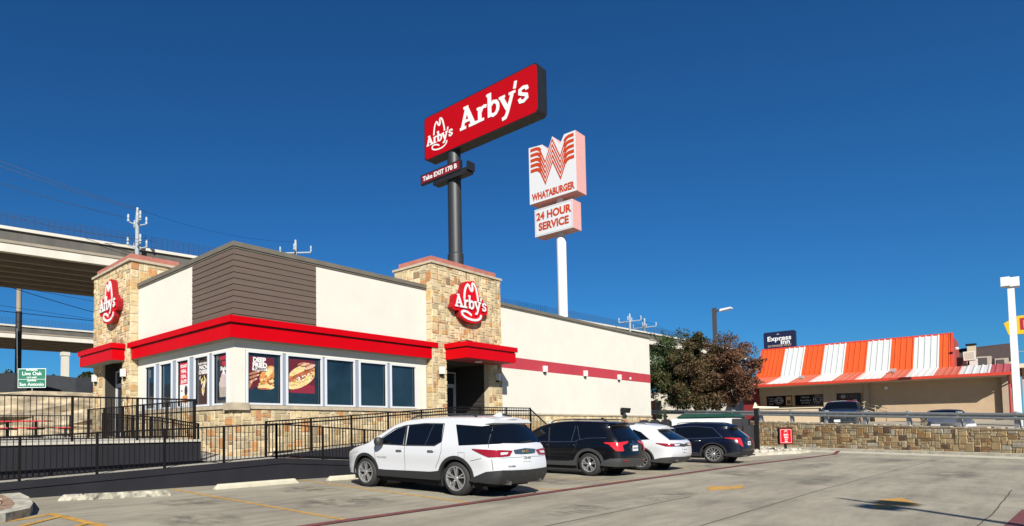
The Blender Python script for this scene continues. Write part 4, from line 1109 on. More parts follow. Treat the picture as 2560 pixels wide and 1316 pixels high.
# ================================================================= elevated highways
def bridge(name, yn, slope, x0, x1, label, width=15.5, curve=0.0):
    root = wroot(name, (x0, yn, 0), label, 'bridge')
    Y = lambda x, o: yn + slope * x + curve * x * x + o
    xs = [x0 + (x1 - x0) * k / 14 for k in range(15)]
    def seg(mb, o0, o1, z0, z1):
        for a, b in zip(xs[:-1], xs[1:]):
            mb.hexa([(a, Y(a, o0), z0), (b, Y(b, o0), z0), (b, Y(b, o1), z0), (a, Y(a, o1), z0)], [(a, Y(a, o0), z1), (b, Y(b, o0), z1), (b, Y(b, o1), z1), (a, Y(a, o1), z1)])
    for q0, q1 in ((0, .45), (width - .45, width)):
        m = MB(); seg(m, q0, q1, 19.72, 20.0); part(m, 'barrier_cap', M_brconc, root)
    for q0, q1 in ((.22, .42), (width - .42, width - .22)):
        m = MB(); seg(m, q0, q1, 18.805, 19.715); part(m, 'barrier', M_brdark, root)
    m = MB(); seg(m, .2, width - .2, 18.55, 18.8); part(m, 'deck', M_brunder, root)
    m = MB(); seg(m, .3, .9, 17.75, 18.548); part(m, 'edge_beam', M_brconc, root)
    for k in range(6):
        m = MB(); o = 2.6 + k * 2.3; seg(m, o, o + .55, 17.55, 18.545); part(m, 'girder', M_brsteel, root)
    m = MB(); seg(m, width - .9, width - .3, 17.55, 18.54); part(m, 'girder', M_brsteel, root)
    m = MB()
    for z in (20.2, 20.4, 20.6, 20.8, 21.0, 21.25): seg(m, .19, .22, z, z + .022)
    part(m, 'railing_wires', mat('dark_mesh', (.03, .035, .06), .6), root)
    m = MB(); n = int((x1 - x0) / .55)
    for k in range(n):
        a = x0 + (x1 - x0) * k / n; m.box(a, a + .024, Y(a, .19), Y(a, .22), 20.0, 21.27)
    part(m, 'railing_posts', mat('dark_mesh', (.03, .035, .06), .6), root)
    return root, Y
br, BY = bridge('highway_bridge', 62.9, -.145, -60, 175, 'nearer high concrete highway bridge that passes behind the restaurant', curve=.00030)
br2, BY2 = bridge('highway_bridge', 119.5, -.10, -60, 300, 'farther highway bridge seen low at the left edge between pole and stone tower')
def column(root, x, y, ztop, w=1.6):
    m = MB(); m.box(x - w / 2, x + w / 2, y - w / 2, y + w / 2, -.3, ztop); m.box(x - w * .62, x + w * .62, y - 4.5, y + 4.5, ztop - .9, ztop); part(m, 'column', M_brconc, root)
column(br2, 110, 118, 17.6); column(br2, 190, 111, 17.6)
column(br, -30, BY(-30, 8), 17.6); column(br, 72, BY(72, 8), 17.6); column(br, 128, BY(128, 8), 17.6)
m = MB(); m.box(31.0, 32.0, 105.2, 106.2, -.3, 13.9); m.box(30.9, 32.1, 105.1, 106.3, 13.9, 14.5); tag(m.build('concrete_column', M_brconc), 'white square concrete column standing under the farther highway bridge', 'column')
# link ramp and white column seen right of the restaurant end
root = wroot('highway_ramp', (90, 30, 0), 'lower highway ramp with shaded girders seen between the restaurant end and the tree', 'bridge')
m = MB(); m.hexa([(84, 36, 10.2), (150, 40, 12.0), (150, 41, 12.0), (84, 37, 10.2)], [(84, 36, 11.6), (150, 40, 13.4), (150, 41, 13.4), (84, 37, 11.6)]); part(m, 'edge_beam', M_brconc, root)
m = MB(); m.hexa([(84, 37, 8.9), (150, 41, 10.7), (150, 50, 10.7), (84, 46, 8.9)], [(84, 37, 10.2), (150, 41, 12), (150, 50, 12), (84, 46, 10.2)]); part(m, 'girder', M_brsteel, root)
m = MB(); m.box(88, 89.4, 38, 39.4, 0, 9.6); part(m, 'column', M_brconc, root)

# ================================================================= striped burger restaurant on the right
M_or = mat('orange_metal_roof', (0.72, 0.095, 0.018), .42, var=.05, vscale=.8)
M_orf = mat('pale_orange_eave', (0.66, 0.16, 0.09), .5, var=.08, vscale=.8)  # eave panels: paler orange than the steep roof above
M_pinkr = mat('pinkish_red_eave', (0.52, 0.10, 0.09), .5, var=.08, vscale=.8)  # last eave panel: pinkish red
M_wr = mat('white_metal_roof', (0.60, 0.63, 0.62), .45, var=.04)
M_wrl = mat('white_metal_roof_low', (0.80, 0.78, 0.74), .45, var=.04)
M_edge = mat('orange_red_gutter', (0.60, 0.05, 0.02), .45)
M_tanw = mat('tan_block_wall', (0.50, 0.36, 0.23), .9, var=.08, vscale=1.5, bump=.3, bscale=6)
M_tanp = mat('tan_pilaster', (0.40, 0.31, 0.22), .9, var=.06)
wb = wroot('burger_restaurant', (68, 8.5, 1.85), 'tan burger restaurant with a steep orange and white striped metal roof', 'restaurant')
stripe = [(17.4, M_or), (15.39, M_wr), (13.82, M_or), (12.33, M_wr), (10.77, M_or), (9.24, M_wr), (7.67, M_or), (6.2, M_wr), (4.67, M_or), (4.0, None)]
def roofpanel(name, y0, y1, p0, p1, mt, rib=.052):
    """corrugated strip from p0=(x,z) low to p1=(x,z) high between y0>y1"""
    mb = MB(); n = max(2, int(abs(y0 - y1) / .125)); dx, dz = p1[0] - p0[0], p1[1] - p0[1]; l = math.hypot(dx, dz); nx, nz = -dz / l, dx / l
    pr = [];  k = 0
    rp_ = max(2, round(abs(y0 - y1) / .36))
    for q in range(rp_):
        a = y0 + (y1 - y0) * q / rp_; b = y0 + (y1 - y0) * (q + 1) / rp_; w = b - a
        pr += [(a, 0), (a + w * .66, 0), (a + w * .74, rib), (a + w * .92, rib), (b, 0)]
    n0 = len(mb.v)
    for y, h in pr: mb.v += [(p0[0] + nx * h, y, p0[1] + nz * h), (p1[0] + nx * h, y, p1[1] + nz * h)]
    for q in range(len(pr) - 1): mb.face((n0 + 2 * q, n0 + 2 * q + 2, n0 + 2 * q + 3, n0 + 2 * q + 1))
    return part(mb, name, mt, wb)
FO, RI, EA = (67.2, 5.97), (69.4, 8.83), (61.7, 4.97)
for (a, mt), (b, _) in zip(stripe[:-1], stripe[1:]): roofpanel('roof_panel', a, b, FO, RI, mt)
low = [(17.4, M_orf), (15.39, M_wrl), (13.82, M_orf), (12.33, M_wrl), (10.77, M_orf), (9.24, M_wrl), (7.67, M_orf), (6.2, M_wrl), (4.67, M_orf), (3.29, M_wrl), (1.71, M_pinkr), (.56, None)]
for (a, mt), (b, _) in zip(low[:-1], low[1:]): roofpanel('eave_panel', a, b, EA, FO, mt)
m = MB(); m.box(61.62, 61.74, .5, 17.42, 4.83, 5.04); part(m, 'gutter', M_edge, wb)
m = MB(); m.box(69.36, 69.5, 3.9, 17.4, 8.78, 8.93); part(m, 'ridge_cap', M_edge, wb)
m = MB(); m.hexa([(67.15, 3.86, 5.95), (69.5, 3.86, 5.95), (69.5, 3.995, 5.95), (67.15, 3.995, 5.95)], [(69.3, 3.86, 8.9), (69.5, 3.86, 8.9), (69.5, 3.995, 8.9), (69.3, 3.995, 8.9)]); part(m, 'verge_trim', M_edge, wb)
m = MB(); m.box(67.2, 79, .5, 3.85, 5.86, 5.95); part(m, 'roof', M_edge, wb)
m = MB(); m.hexa([(61.62, .48, 4.83), (79, .48, 4.83), (79, .5, 4.83), (61.62, .5, 4.83)], [(67.2, .48, 6.0), (79, .48, 6.0), (79, .5, 6.0), (67.2, .5, 6.0)]); part(m, 'verge_trim', M_edge, wb)
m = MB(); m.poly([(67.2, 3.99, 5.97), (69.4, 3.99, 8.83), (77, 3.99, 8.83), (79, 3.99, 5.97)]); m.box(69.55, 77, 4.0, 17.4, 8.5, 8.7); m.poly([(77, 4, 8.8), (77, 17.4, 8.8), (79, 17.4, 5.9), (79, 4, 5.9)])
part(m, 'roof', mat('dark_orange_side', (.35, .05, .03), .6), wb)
m = MB(); m.box(63.6, 79, .84, 16.2, 1.4, 4.80); part(m, 'wall', M_tanw, wb)
m = MB(); m.box(61.75, 78.9, .52, 17.3, 4.80, 4.83); part(m, 'soffit', mat('beige_soffit', (.55, .45, .33), .8), wb)
for a, b in ((8.88, 8.57), (11.5, 10.66), (1.17, .86)):
    m = MB(); m.box(63.2, 63.6, b, a, 1.4, 4.80); part(m, 'pilaster', M_tanp, wb)
m = MB(); m.box(63.25, 63.6, 8.88, 10.66, 4.07, 4.80); part(m, 'lintel', M_tanp, wb)
m = MB(); m.box(63.25, 63.6, 11.5, 16.15, 4.07, 4.80); part(m, 'lintel', M_tanp, wb)
for a, b in ((15.66, 13.79), (13.56, 11.61)):
    f = MB(); f.box(63.53, 63.61, b, a, 3.14, 4.07); w_ = part(f, 'window', mat('dark_window_frame', (.02, .015, .015), .4), wb)
    g = MB(); g.box(63.50, 63.525, b + .06, a - .06, 3.2, 4.01); part(g, 'pane', mat('shop_glass', (.010, .008, .010), .08), w_)
f = MB(); f.box(63.53, 63.61, 9.12, 10.64, 1.6, 4.04); d_ = part(f, 'door', mat('dark_window_frame', (.02, .015, .015), .4), wb)
g = MB()
for a, b in ((9.21, 9.86), (9.93, 10.56)): g.box(63.50, 63.525, a, b, 1.8, 3.93)
part(g, 'door_glass', mat('shop_glass', (.010, .008, .010), .08), d_)
fs = left_frame(63.50, 16, 0)
M_decal = mat('window_decal', (.30, .30, .32), .6)
for cy, cz, rr in ((14.73, 3.65, .31), (11.92, 3.65, .34), (10.24, 3.79, .13)):
    m = MB(); m.ribbon([(16 - cy + rr * math.cos(t), cz + rr * math.sin(t)) for t in [k * math.pi / 8 for k in range(17)]], .04, fs, .002, .006); m.ribbon([(16 - cy + rr * .6 * math.cos(t), cz + rr * .6 * math.sin(t)) for t in [k * math.pi / 6 for k in range(13)]], .06, fs, .002, .0065)
    m.ribbon([(16 - cy - rr, cz), (16 - cy + rr, cz)], .03, fs, .002, .007)
    part(m, 'round_decal', M_decal, wb)
for (cy, t, z, s) in ((15.33, 'Fresh', 3.84, .19), (15.33, '100%', 3.6, .19), (15.33, 'Beef', 3.37, .19), (12.81, 'HIRING', 3.84, .19), (12.81, 'Breakfast', 3.6, .2), (12.81, '24 HRS', 3.37, .19)):
    m = MB(); m.text(t, s, lambda u, v, d, cy=cy, z=z: fs(16 - cy + u, z + v, d), None, .006, bold=.003); part(m, 'window_lettering', M_decal, wb)
m = MB(); m.box(63.49, 63.496, 10.28, 10.52, 3.18, 3.46); part(m, 'door_notice', M_decal, wb)
m = MB(); m.box(63.49, 63.496, 9.35, 9.58, 3.28, 3.56); part(m, 'door_notice', M_decal, wb)
m = MB(); m.box(63.46, 63.47, 13.82, 14.21, 3.22, 3.98); m.m = 1; m.box(63.45, 63.46, 13.88, 14.12, 3.32, 3.65)
part(m, 'food_poster', [mat('poster_ochre', (.45, .28, .12), .6), mat('poster_dark', (.05, .02, .018), .5)], wb)
m = MB(); m.box(63.2, 64, 16.2, 17.4, 1.6, 4.79); part(m, 'red_side_wall', mat('deep_red_wall', (.20, .008, .012), .6), wb)
m = MB(); m.box(62.3, 63.2, 11.6, 15.9, 1.4, 2.90); m.box(62.7, 63.5, 9.0, 11.55, 1.4, 2.3); m.m = 1; m.box(62.2, 63.22, 11.55, 15.92, 2.90, 2.98); part(m, 'planter_wall', [mat('pale_tan', (.62, .48, .32), .85, var=.06), mat('pale_tan_cap', (.72, .62, .46), .8)], wb)
m = MB()
for z in (2.48, 2.76, 3.04): m.tube([(62.7, 8.9, z + .23), (62.7, 8.3, z), (62.7, 7.4, z - .33)], .02, 6)
for y in (8.8, 8.13, 7.48): m.tube([(62.7, y, 1.6), (62.7, y, 3.2 - (8.9 - y) * .45)], .02, 6)
part(m, 'ramp_handrail', mat('cream_rail', (.75, .64, .42), .5), wb)
m = MB(); m.tube([(61.8, .8, 4.8), (62.4, .8, 4.55), (63.3, .78, 4.3), (63.3, .78, 1.5)], .07, 8); part(m, 'downpipe', mat('red_pipe', (.40, .02, .03), .5), wb)
for y, z, x in ((13.3, 5.6, 65.2), (7.2, 5.75, 65.4)):
    m = MB(); m.tube([(x + .2, y, z - .15), (x + .2, y, z + .18), (x - .2, y - .02, z + .18)], .05, 6); m.box(x - .45, x - .15, y - .18, y + .18, z - .02, z + .22); part(m, 'roof_floodlight', mat('grey_lamp', (.4, .38, .36), .5), wb)
m = MB(); m.box(63.45, 63.55, 7.4, 7.62, 4.26, 4.47); part(m, 'wall_lamp', M_white, wb)
m = MB(); m.lathe([(0, 0), (.1, .02), (.14, .12), (.08, .2), (0, .22)], lambda x, y, h: (67.7 + x, 3.6 + y, 7.35 + h), 10); part(m, 'camera_dome', M_white, wb)

# building and roof plant behind it
root = wroot('motel_building', (84, 3, 1.9), 'brown mansard roofed building behind the striped restaurant', 'building')
m = MB(); m.hexa([(83.5, .6, 7.55), (96, .6, 7.55), (96, 6.5, 7.55), (83.5, 6.5, 7.55)], [(85.0, .9, 9.1), (95, .9, 9.1), (95, 6.5, 8.8), (85.0, 6.5, 8.8)]); part(m, 'roof', mat('brown_mansard', (.055, .035, .032), .8, var=.1), root)
m = MB(); m.box(84, 95.9, .8, 14, 1.9, 7.54); m.hexa([(84.5, 5.0, 7.4), (85, 5.0, 7.4), (85, 6.9, 7.4), (84.5, 6.9, 7.4)], [(84.5, 5.0, 8.0), (85, 5.0, 8.0), (85, 6.9, 7.6), (84.5, 6.9, 7.6)]); part(m, 'wall', mat('beige_wall', (.60, .50, .34), .8), root)
m = MB(); m.box(84.0, 84.6, 3.15, 3.75, 6.5, 9.1); m.m = 1; m.box(83.9, 84.7, 3.1, 3.85, 9.1, 9.25); part(m, 'chimney', [mat('beige_wall', (.60, .50, .34), .8), M_black], root)
AC = mat('roof_unit_grey', (.42, .38, .31), .6, var=.1); ACd = mat('roof_unit_grille', (.06, .055, .05), .6)
for y0_, y1_, z0_, z1_, l in ((4.3, 3.4, 6.6, 7.3, 'grey boxy air conditioner with dark grille, leftmost behind the striped roof'), (2.9, 1.9, 6.45, 7.2, 'grey boxy air conditioner below the chimney right of the roof peak'), (1.7, .9, 6.35, 6.95, 'low grey air conditioner nearest the white lamp pole')):
    m = MB(); m.box(74.5, 76, y1_, y0_, 5.9, z1_); m.m = 1; m.box(74.45, 74.5, y1_ + .25, y0_ - .1, z0_ - .2, z1_ - .12)
    tag(m.build('air_conditioner', [AC, ACd]), l, 'air conditioner', 'roof units behind the striped restaurant')
m = MB(); fh = frame((73.9, 3.05, 7.2), (0, -1, 0.05), (.25, 0.05, .97), (-.97, 0, .25)); m.prism([(-.5, -.3), (.25, -.3), (.25, .5), (-.5, .5)], fh, -.25, 0); m.m = 1; m.prism([(-.42, -.22), (.17, -.22), (.17, .42), (-.42, .42)], fh, 0, .01); m.m = 0; m.box(73.9, 74.3, 2.7, 3.2, 5.9, 7.0)
tag(m.build('exhaust_hood', [mat('pale_metal', (.62, .6, .55), .45), AC]), 'pale square tilted exhaust hood standing above the roof units', 'vent')

# small building and fence at the far right edge
root = wroot('motel_wing', (78, -3, 1.9), 'beige two storey motel wing with a dark opening at the right edge', 'building')
m = MB(); m.box(76.2, 90, -14, .2, 1.9, 6.1); part(m, 'wall', mat('pinkish_wall', (.50, .36, .25), .85), root)
m = MB(); m.box(75.2, 90, -14, .6, 6.1, 6.45); part(m, 'roof', mat('cream_fascia', (.68, .60, .45), .8), root)
m = MB(); m.box(76.1, 76.2, -4, -.35, 2.6, 5.2); part(m, 'doorway', M_black, root)
m = MB()
for k in range(16): m.box(75.3, 75.34, -.9 * k * .5 + .4, -.9 * k * .5 + .44, 6.45, 7.5)
m.box(75.28, 75.34, -7, .45, 7.45, 7.5); part(m, 'balcony_rail', M_galvpost, root)

# ================================================================= express inn sign
root = wroot('inn_sign', (128, 29, 1.9), 'dark blue rounded inn sign above the left end of the striped roof', 'sign')
fe = left_frame(127.3, 31.5, 15.1)
m = MB(); m.prism(rrect(4.75, 2.95, .3), fe, -.8, 0); m.box(127.5, 127.9, 30.4, 30.8, 1.9, 15.2); m.box(127.5, 127.9, 27.6, 28.0, 1.9, 15.2); part(m, 'sign_cabinet', mat('navy', (.008, .012, .05), .4), root)
m = MB(); m.text('An', .34, lambda u, v, d: fe(u + 2.2, v + 2.5, d), None, .02); m.text('Express', 1.15, lambda u, v, d: fe(u + 2.35, v + 1.72 + u * .02, d), None, .02, bold=.03); m.text('Inn', 1.15, lambda u, v, d: fe(u + 3.25, v + 1.02, d), None, .02, bold=.03); part(m, 'lettering', M_signwhite, root)
m = MB(); m.text('EXTENDED STAY', .46, lambda u, v, d: fe(u + 2.38, v + .42, d), None, .02, bold=.008); part(m, 'small_lettering', mat('tan_letters', (.5, .40, .33), .5), root)

# yellow diner sign at the right edge
root = wroot('diner_sign', (109.5, -2, 1.9), 'yellow hexagonal diner sign with red letters, cut by the right frame edge', 'sign')
fd = left_frame(109, 1.55, 12.3)
hexa_ = [(0.35, 0), (7.6, -.2), (8.2, 1.0), (7.6, 2.4), (1.2, 2.2), (0, 1.45)]
m = MB(); m.m = 1; m.prism(hexa_, fd, -.9, 0); m.m = 0; m.poly([fd(u, v, .005) for u, v in hexa_]); part(m, 'sign_cabinet', [mat('diner_yellow', (.80, .52, .01), .45), mat('pale_edge', (.7, .6, .3), .5)], root)
m = MB(); m.text("Denny's", 1.95, lambda u, v, d: fd(u + 4.35, v + 1.1, d), None, .02, bold=.05, xscale=.98); part(m, 'lettering', mat('diner_red', (.42, .01, .02), .5), root)
m = MB(); m.tube([(109.5, -3, 1.9), (109.5, -3, 12.3)], .3, 10); part(m, 'pole', M_white, root)

# ================================================================= lamp posts
root = wroot('lamp_post', (55.6, .4, 1.7), 'tall white square lamp post with a box lamp head at the right edge', 'lamp post')
m = MB(); m.hexa([(55.43, .22, 1.2), (55.77, .22, 1.2), (55.77, .58, 1.2), (55.43, .58, 1.2)], [(55.46, .25, 10.2), (55.74, .25, 10.2), (55.74, .55, 10.2), (55.46, .55, 10.2)]); part(m, 'pole', M_white, root)
for s_, (y, xa_, xb_) in ((1, (.62, 54.9, 55.5)), (-1, (.22, 55.35, 55.95))):
    m = MB(); m.box(xa_, xb_, y - .20, y + .20, 9.98, 10.55); m.m = 1; m.box(xa_ + .05, xb_ - .05, y - .16, y + .16, 9.95, 9.98); part(m, 'lamp_head', [M_white, mat('lens', (.5, .5, .5), .3)], root)
root = wroot('lamp_post', (60.5, 18.7, 1.9), 'dark lamp post with a single flat lamp arm rising behind the tree', 'lamp post')
m = MB(); m.box(60.35, 60.62, 18.55, 18.85, 1.8, 12.1); part(m, 'pole', mat('bronze_pole', (.06, .06, .06), .5), root)
m = MB(); m.box(60.4, 60.6, 18.25, 18.55, 11.75, 11.9); m.m = 1; m.hexa([(60.3, 17.3, 11.85), (60.9, 17.3, 11.85), (60.9, 18.25, 11.72), (60.3, 18.25, 11.72)], [(60.35, 17.35, 11.98), (60.85, 17.35, 11.98), (60.85, 18.2, 11.92), (60.35, 18.2, 11.92)]); part(m, 'lamp_head', [mat('bronze_pole', (.06, .06, .06), .5), mat('pale_lamp', (.75, .75, .75), .4)], root)
# the lamp post right of the camera whose shadow lies on the lot
root = wroot('lamp_post', (3.3, -9.95, 0), 'tall twin headed lamp post standing right of the viewpoint', 'lamp post')
hx, hy = 3.55, -9.70
m = MB(); m.tube([(hx, hy, 0), (hx, hy, 10.3)], [.14, .10], 10); m.tube([(hx, hy, 10.3), (hx, hy, 11.25)], [.08, .06], 8); m.lathe([(0, 0), (.25, 0), (.25, .75), (0, .76)], lambda x, y, h: (hx + x, hy + y, h), 16); part(m, 'pole', M_white, root)
for s_ in (-1, 1):
    m = MB(); a = Vector((.9, -.1)).normalized() * s_
    m.obox((hx + a.x * .15, hy + a.y * .15), (hx + a.x * .75, hy + a.y * .75), .42, 10.35, 10.6); part(m, 'lamp_head', M_white, root)

# ================================================================= utility poles and wires
M_upole = mat('galvanised_utility_pole', (.36, .40, .44), .5, var=.1)
M_ins = mat('insulator', (.46, .50, .53), .35)
def utility_pole(x, y, zt, arms, label, r=.25, armL=1.5, ang=0.9, top=True):
    root = wroot('utility_pole', (x, y, 0), label, 'utility pole', 'utility poles along the highway')
    m = MB(); m.tube([(x, y, -.3), (x, y, zt)], [r * 1.5, r * .8], 10); part(m, 'pole', M_upole, root)
    for z, L in arms:
        m = MB()
        for sg, dz in ((1, .7), (-1, -.7)):
            ex, ey = math.cos(ang) * L * sg, math.sin(ang) * L * sg
            m.tube([(x, y, z), (x + ex, y + ey, z)], .09, 6)
        for q in ((-1), (1)):
            ex, ey = math.sin(ang) * L * .55 * q, -math.cos(ang) * L * .55 * q
            m.tube([(x, y, z - .2), (x + ex, y + ey, z + .1)], .06, 6)
        part(m, 'crossarm', M_ins, root)
        for ex, ey in ((math.cos(ang) * L, math.sin(ang) * L), (-math.cos(ang) * L, -math.sin(ang) * L), (math.sin(ang) * L * .55, -math.cos(ang) * L * .55), (-math.sin(ang) * L * .55, math.cos(ang) * L * .55)):
            m = MB(); m.lathe([(0, 0), (.12, .0), (.12, .2), (.07, .25), (.12, .4), (.09, .7), (0, .75)], lambda a, b, h: (x + ex + a, y + ey + b, z + .1 + h), 8); part(m, 'insulator', M_ins, root)
    if top:
        m = MB(); m.lathe([(0, 0), (.16, .0), (.16, .3), (.12, .8), (0, .85)], lambda a, b, h: (x + a, y + b, zt + h), 8); part(m, 'insulator', M_ins, root)
    return root
utility_pole(23.95, 58.4, 22.7, ((21.9, 1.55), (19.6, 1.6)), 'grey utility pole with two cross arm tiers rising over the left stone tower', r=.24, ang=-1.79)
utility_pole(44.3, 59.9, 24.0, ((23.2, 1.9),), 'top of a grey utility pole just above the brown siding corner of the roof', r=.2, ang=-.8)
utility_pole(109.7, 47.7, 21.0, ((20.4, 1.9),), 'thin utility pole left of the pair above the far end of the roof', r=.2, ang=-1.46)
utility_pole(121.8, 50.1, 21.9, ((20.9, 2.1),), 'thin utility pole right of the pair above the far end of the roof', r=.2, ang=-1.46)
root = wroot('concrete_pole', (19.5, 83.6, 0), 'straight pole at the far left, pale at the top and black below', 'pole')
m = MB(); m.tube([(19.5, 83.6, -.3), (19.5, 83.6, 16.4)], .36, 14); m.m = 1; m.tube([(19.5, 83.6, 16.4), (19.5, 83.6, 24)], .30, 14); part(m, 'pole', [mat('black_wrap', (.012, .012, .014), .6), M_brunder], root, smooth=True)
def wire(a, b, sag, label, r=.022):
    m = MB(); P = []
    for k in range(17):
        t = k / 16; P.append((a[0] + (b[0] - a[0]) * t, a[1] + (b[1] - a[1]) * t, a[2] + (b[2] - a[2]) * t - sag * 4 * t * (1 - t)))
    m.tube(P, r, 5); tag(m.build('power_line', M_black), label, 'power line', 'overhead power lines at the left')
ps = [((23.95, 58.4, 23.4), 29.6), ((23.4, 59, 22.9), 29.1), ((22.9, 59.6, 22.5), 27.3)]
# all leave towards a pole beyond the left edge
wire((23.95, 58.4, 23.4), (-10, 72, 36.5), 1.4, 'uppermost power line from the pole top to the left edge'); wire((24.6, 57.8, 23.0), (-10, 72, 35.8), 1.6, 'second power line, close below the uppermost one')
wire((23.0, 59.4, 22.6), (-12, 71, 32.6), 1.4, 'third power line down, meeting the left tip of the upper cross arm')
wire((24.9, 57.5, 20.2), (-10, 71, 29.6), 2.4, 'power line from the lower cross arm sagging over the bridge railing'); wire((23.3, 59.2, 19.9), (-10, 72, 28.2), 2.6, 'lower sagging power line that crosses the bridge railing')
wire((22.5, 59.8, 19.9), (-12, 73, 25.5), 1.6, 'lowest power line over the bridge railing at the left edge')
wire((24.2, 60.4, 12.5), (6, 53.0, 14.2), .3, 'black cable sloping down under the upper bridge to the stone tower', .03); wire((25, 62, 12.5), (0, 52.5, 10.9), .1, 'nearly level black cable just above the far bridge', .03)
wire((26, 64, 14.6), (0, 54, 14.0), .1, 'thin cable high under the upper bridge', .018); wire((30, 75, 14.8), (0, 62, 13.6), .1, 'thin cable in the middle of the gap under the upper bridge', .018)
wire((44.3, 59.9, 24.6), (23.95, 58.4, 23.4), .8, 'thin line between the two utility poles over the roof', .012)
wire((109.0, 46.0, 20.9), (122.5, 48.5, 21.5), .3, 'thin line joining the two far poles above the roof end', .03); wire((122.5, 48.5, 21.5), (160, 46, 17), .6, 'thin line running down behind the tree from the far poles', .02)

# ================================================================= rock bank, fabric fence, road sign, far trees on the left
M_rock = mat('cut_limestone', (0.42, 0.34, 0.225), .95, var=.7, vscale=.9, stretch=(1, 1, 2.6), bump=1.0, bscale=3, detail=14)
m = MB(); r = random.Random(2); nx, ny = 90, 16; prof = [(0, 1.1), (.15, 1.6), (.5, 2.0), (.7, 2.5), (1.3, 2.75), (1.5, 3.3), (2.1, 3.5), (2.4, 3.9), (3.4, 4.15), (5, 4.3), (8, 4.5), (14, 4.7), (30, 4.9), (70, 5.0), (160, 5.0)]
for i in range(nx + 1):
    x = -60 + 160 * i / nx
    for j, (dy, z) in enumerate(prof):
        w = min(1, dy) * 0 + 1
        m.v.append((x + r.uniform(-.5, .5), 42.2 - x * .22 * 1.0 + 2.0 + dy + r.uniform(-.45, .45) * (1 if dy < 6 else 0), max(-.4, (z + r.uniform(-.14, .14)) * (1 if x < 24 else max(0, 1 - (x - 24) / 20)))))
for i in range(nx):
    for j in range(len(prof) - 1):
        a = i * len(prof) + j; b = a + len(prof); m.face((a, b, b + 1, a + 1))
struct(m.build('rock_bank', M_rock))
m = MB(); P = []
for k in range(60):
    x = -30 + k * .95; P.append((x, 50.0 - x * .22 + .15 * math.sin(k * 1.3), 4.2, 5.55 + .07 * math.sin(k * .9) + .05 * math.sin(k * 2.1)))
for a, b in zip(P[:-1], P[1:]):
    m.hexa([(a[0], a[1], a[2]), (b[0], b[1], b[2]), (b[0], b[1] + .03, b[2]), (a[0], a[1] + .03, a[2])], [(a[0], a[1], a[3]), (b[0], b[1], b[3]), (b[0], b[1] + .03, b[3]), (a[0], a[1] + .03, a[3])])
tag(m.build('fabric_fence', mat('black_fabric', (.012, .015, .022), .75, var=.4, vscale=1.5)), 'sagging black fabric fence along the top of the rock bank', 'fence')
root = wroot('road_sign', (10.2, 40.6, 3), 'green and white city limit road sign on a thin post above the rock bank', 'road sign')
a, b = Vector((9.60, 41.18)) * 1.135, Vector((10.85, 40.03)) * 1.135; ex = (b - a).normalized(); w = 1.93; fg = frame((a.x, a.y, 4.55), (ex.x, ex.y, 0), (0, 0, 1), (ex.y, -ex.x, 0)); h = 1.33
m = MB(); m.prism([(0, 0), (w, 0), (w, h), (0, h)], fg, -.02, 0); part(m, 'sign_panel', mat('white_reflective', (.75, .8, .78), .5), root)
m = MB(); 
for c, d_ in ((.04, .57), (.60, h - .04)): m.prism([(.035, c), (w - .035, c), (w - .035, d_), (.035, d_)], fg, 0, .004)
part(m, 'green_field', mat('road_green', (.004, .16, .09), .5), root)
m = MB()
for t, s_, z in (('ENTERING', .15, 1.22), ('Live Oak', .34, .97), ('CITY LIMIT', .13, .70), ('LEAVING', .14, .49), ('San Antonio', .31, .23)): m.text(t, s_, lambda u, v, d, z=z: fg(u + w / 2, v + z, d), None, .012, bold=.006, xscale=1.1)
part(m, 'lettering', mat('white_reflective', (.75, .8, .78), .5), root)
m = MB(); q = fg(w / 2, 0, -.05); m.box(q.x - .03, q.x + .03, q.y - .03, q.y + .03, 3.0, 5.7); part(m, 'post', M_galvpost, root)
m = MB(); m.tube([(12.0, 51.5, 4.0), (11.9, 51.5, 9.4)], .02, 5); tag(m.build('whip_antenna', M_galvpost), 'thin pale whip mast standing above the green road sign', 'mast')

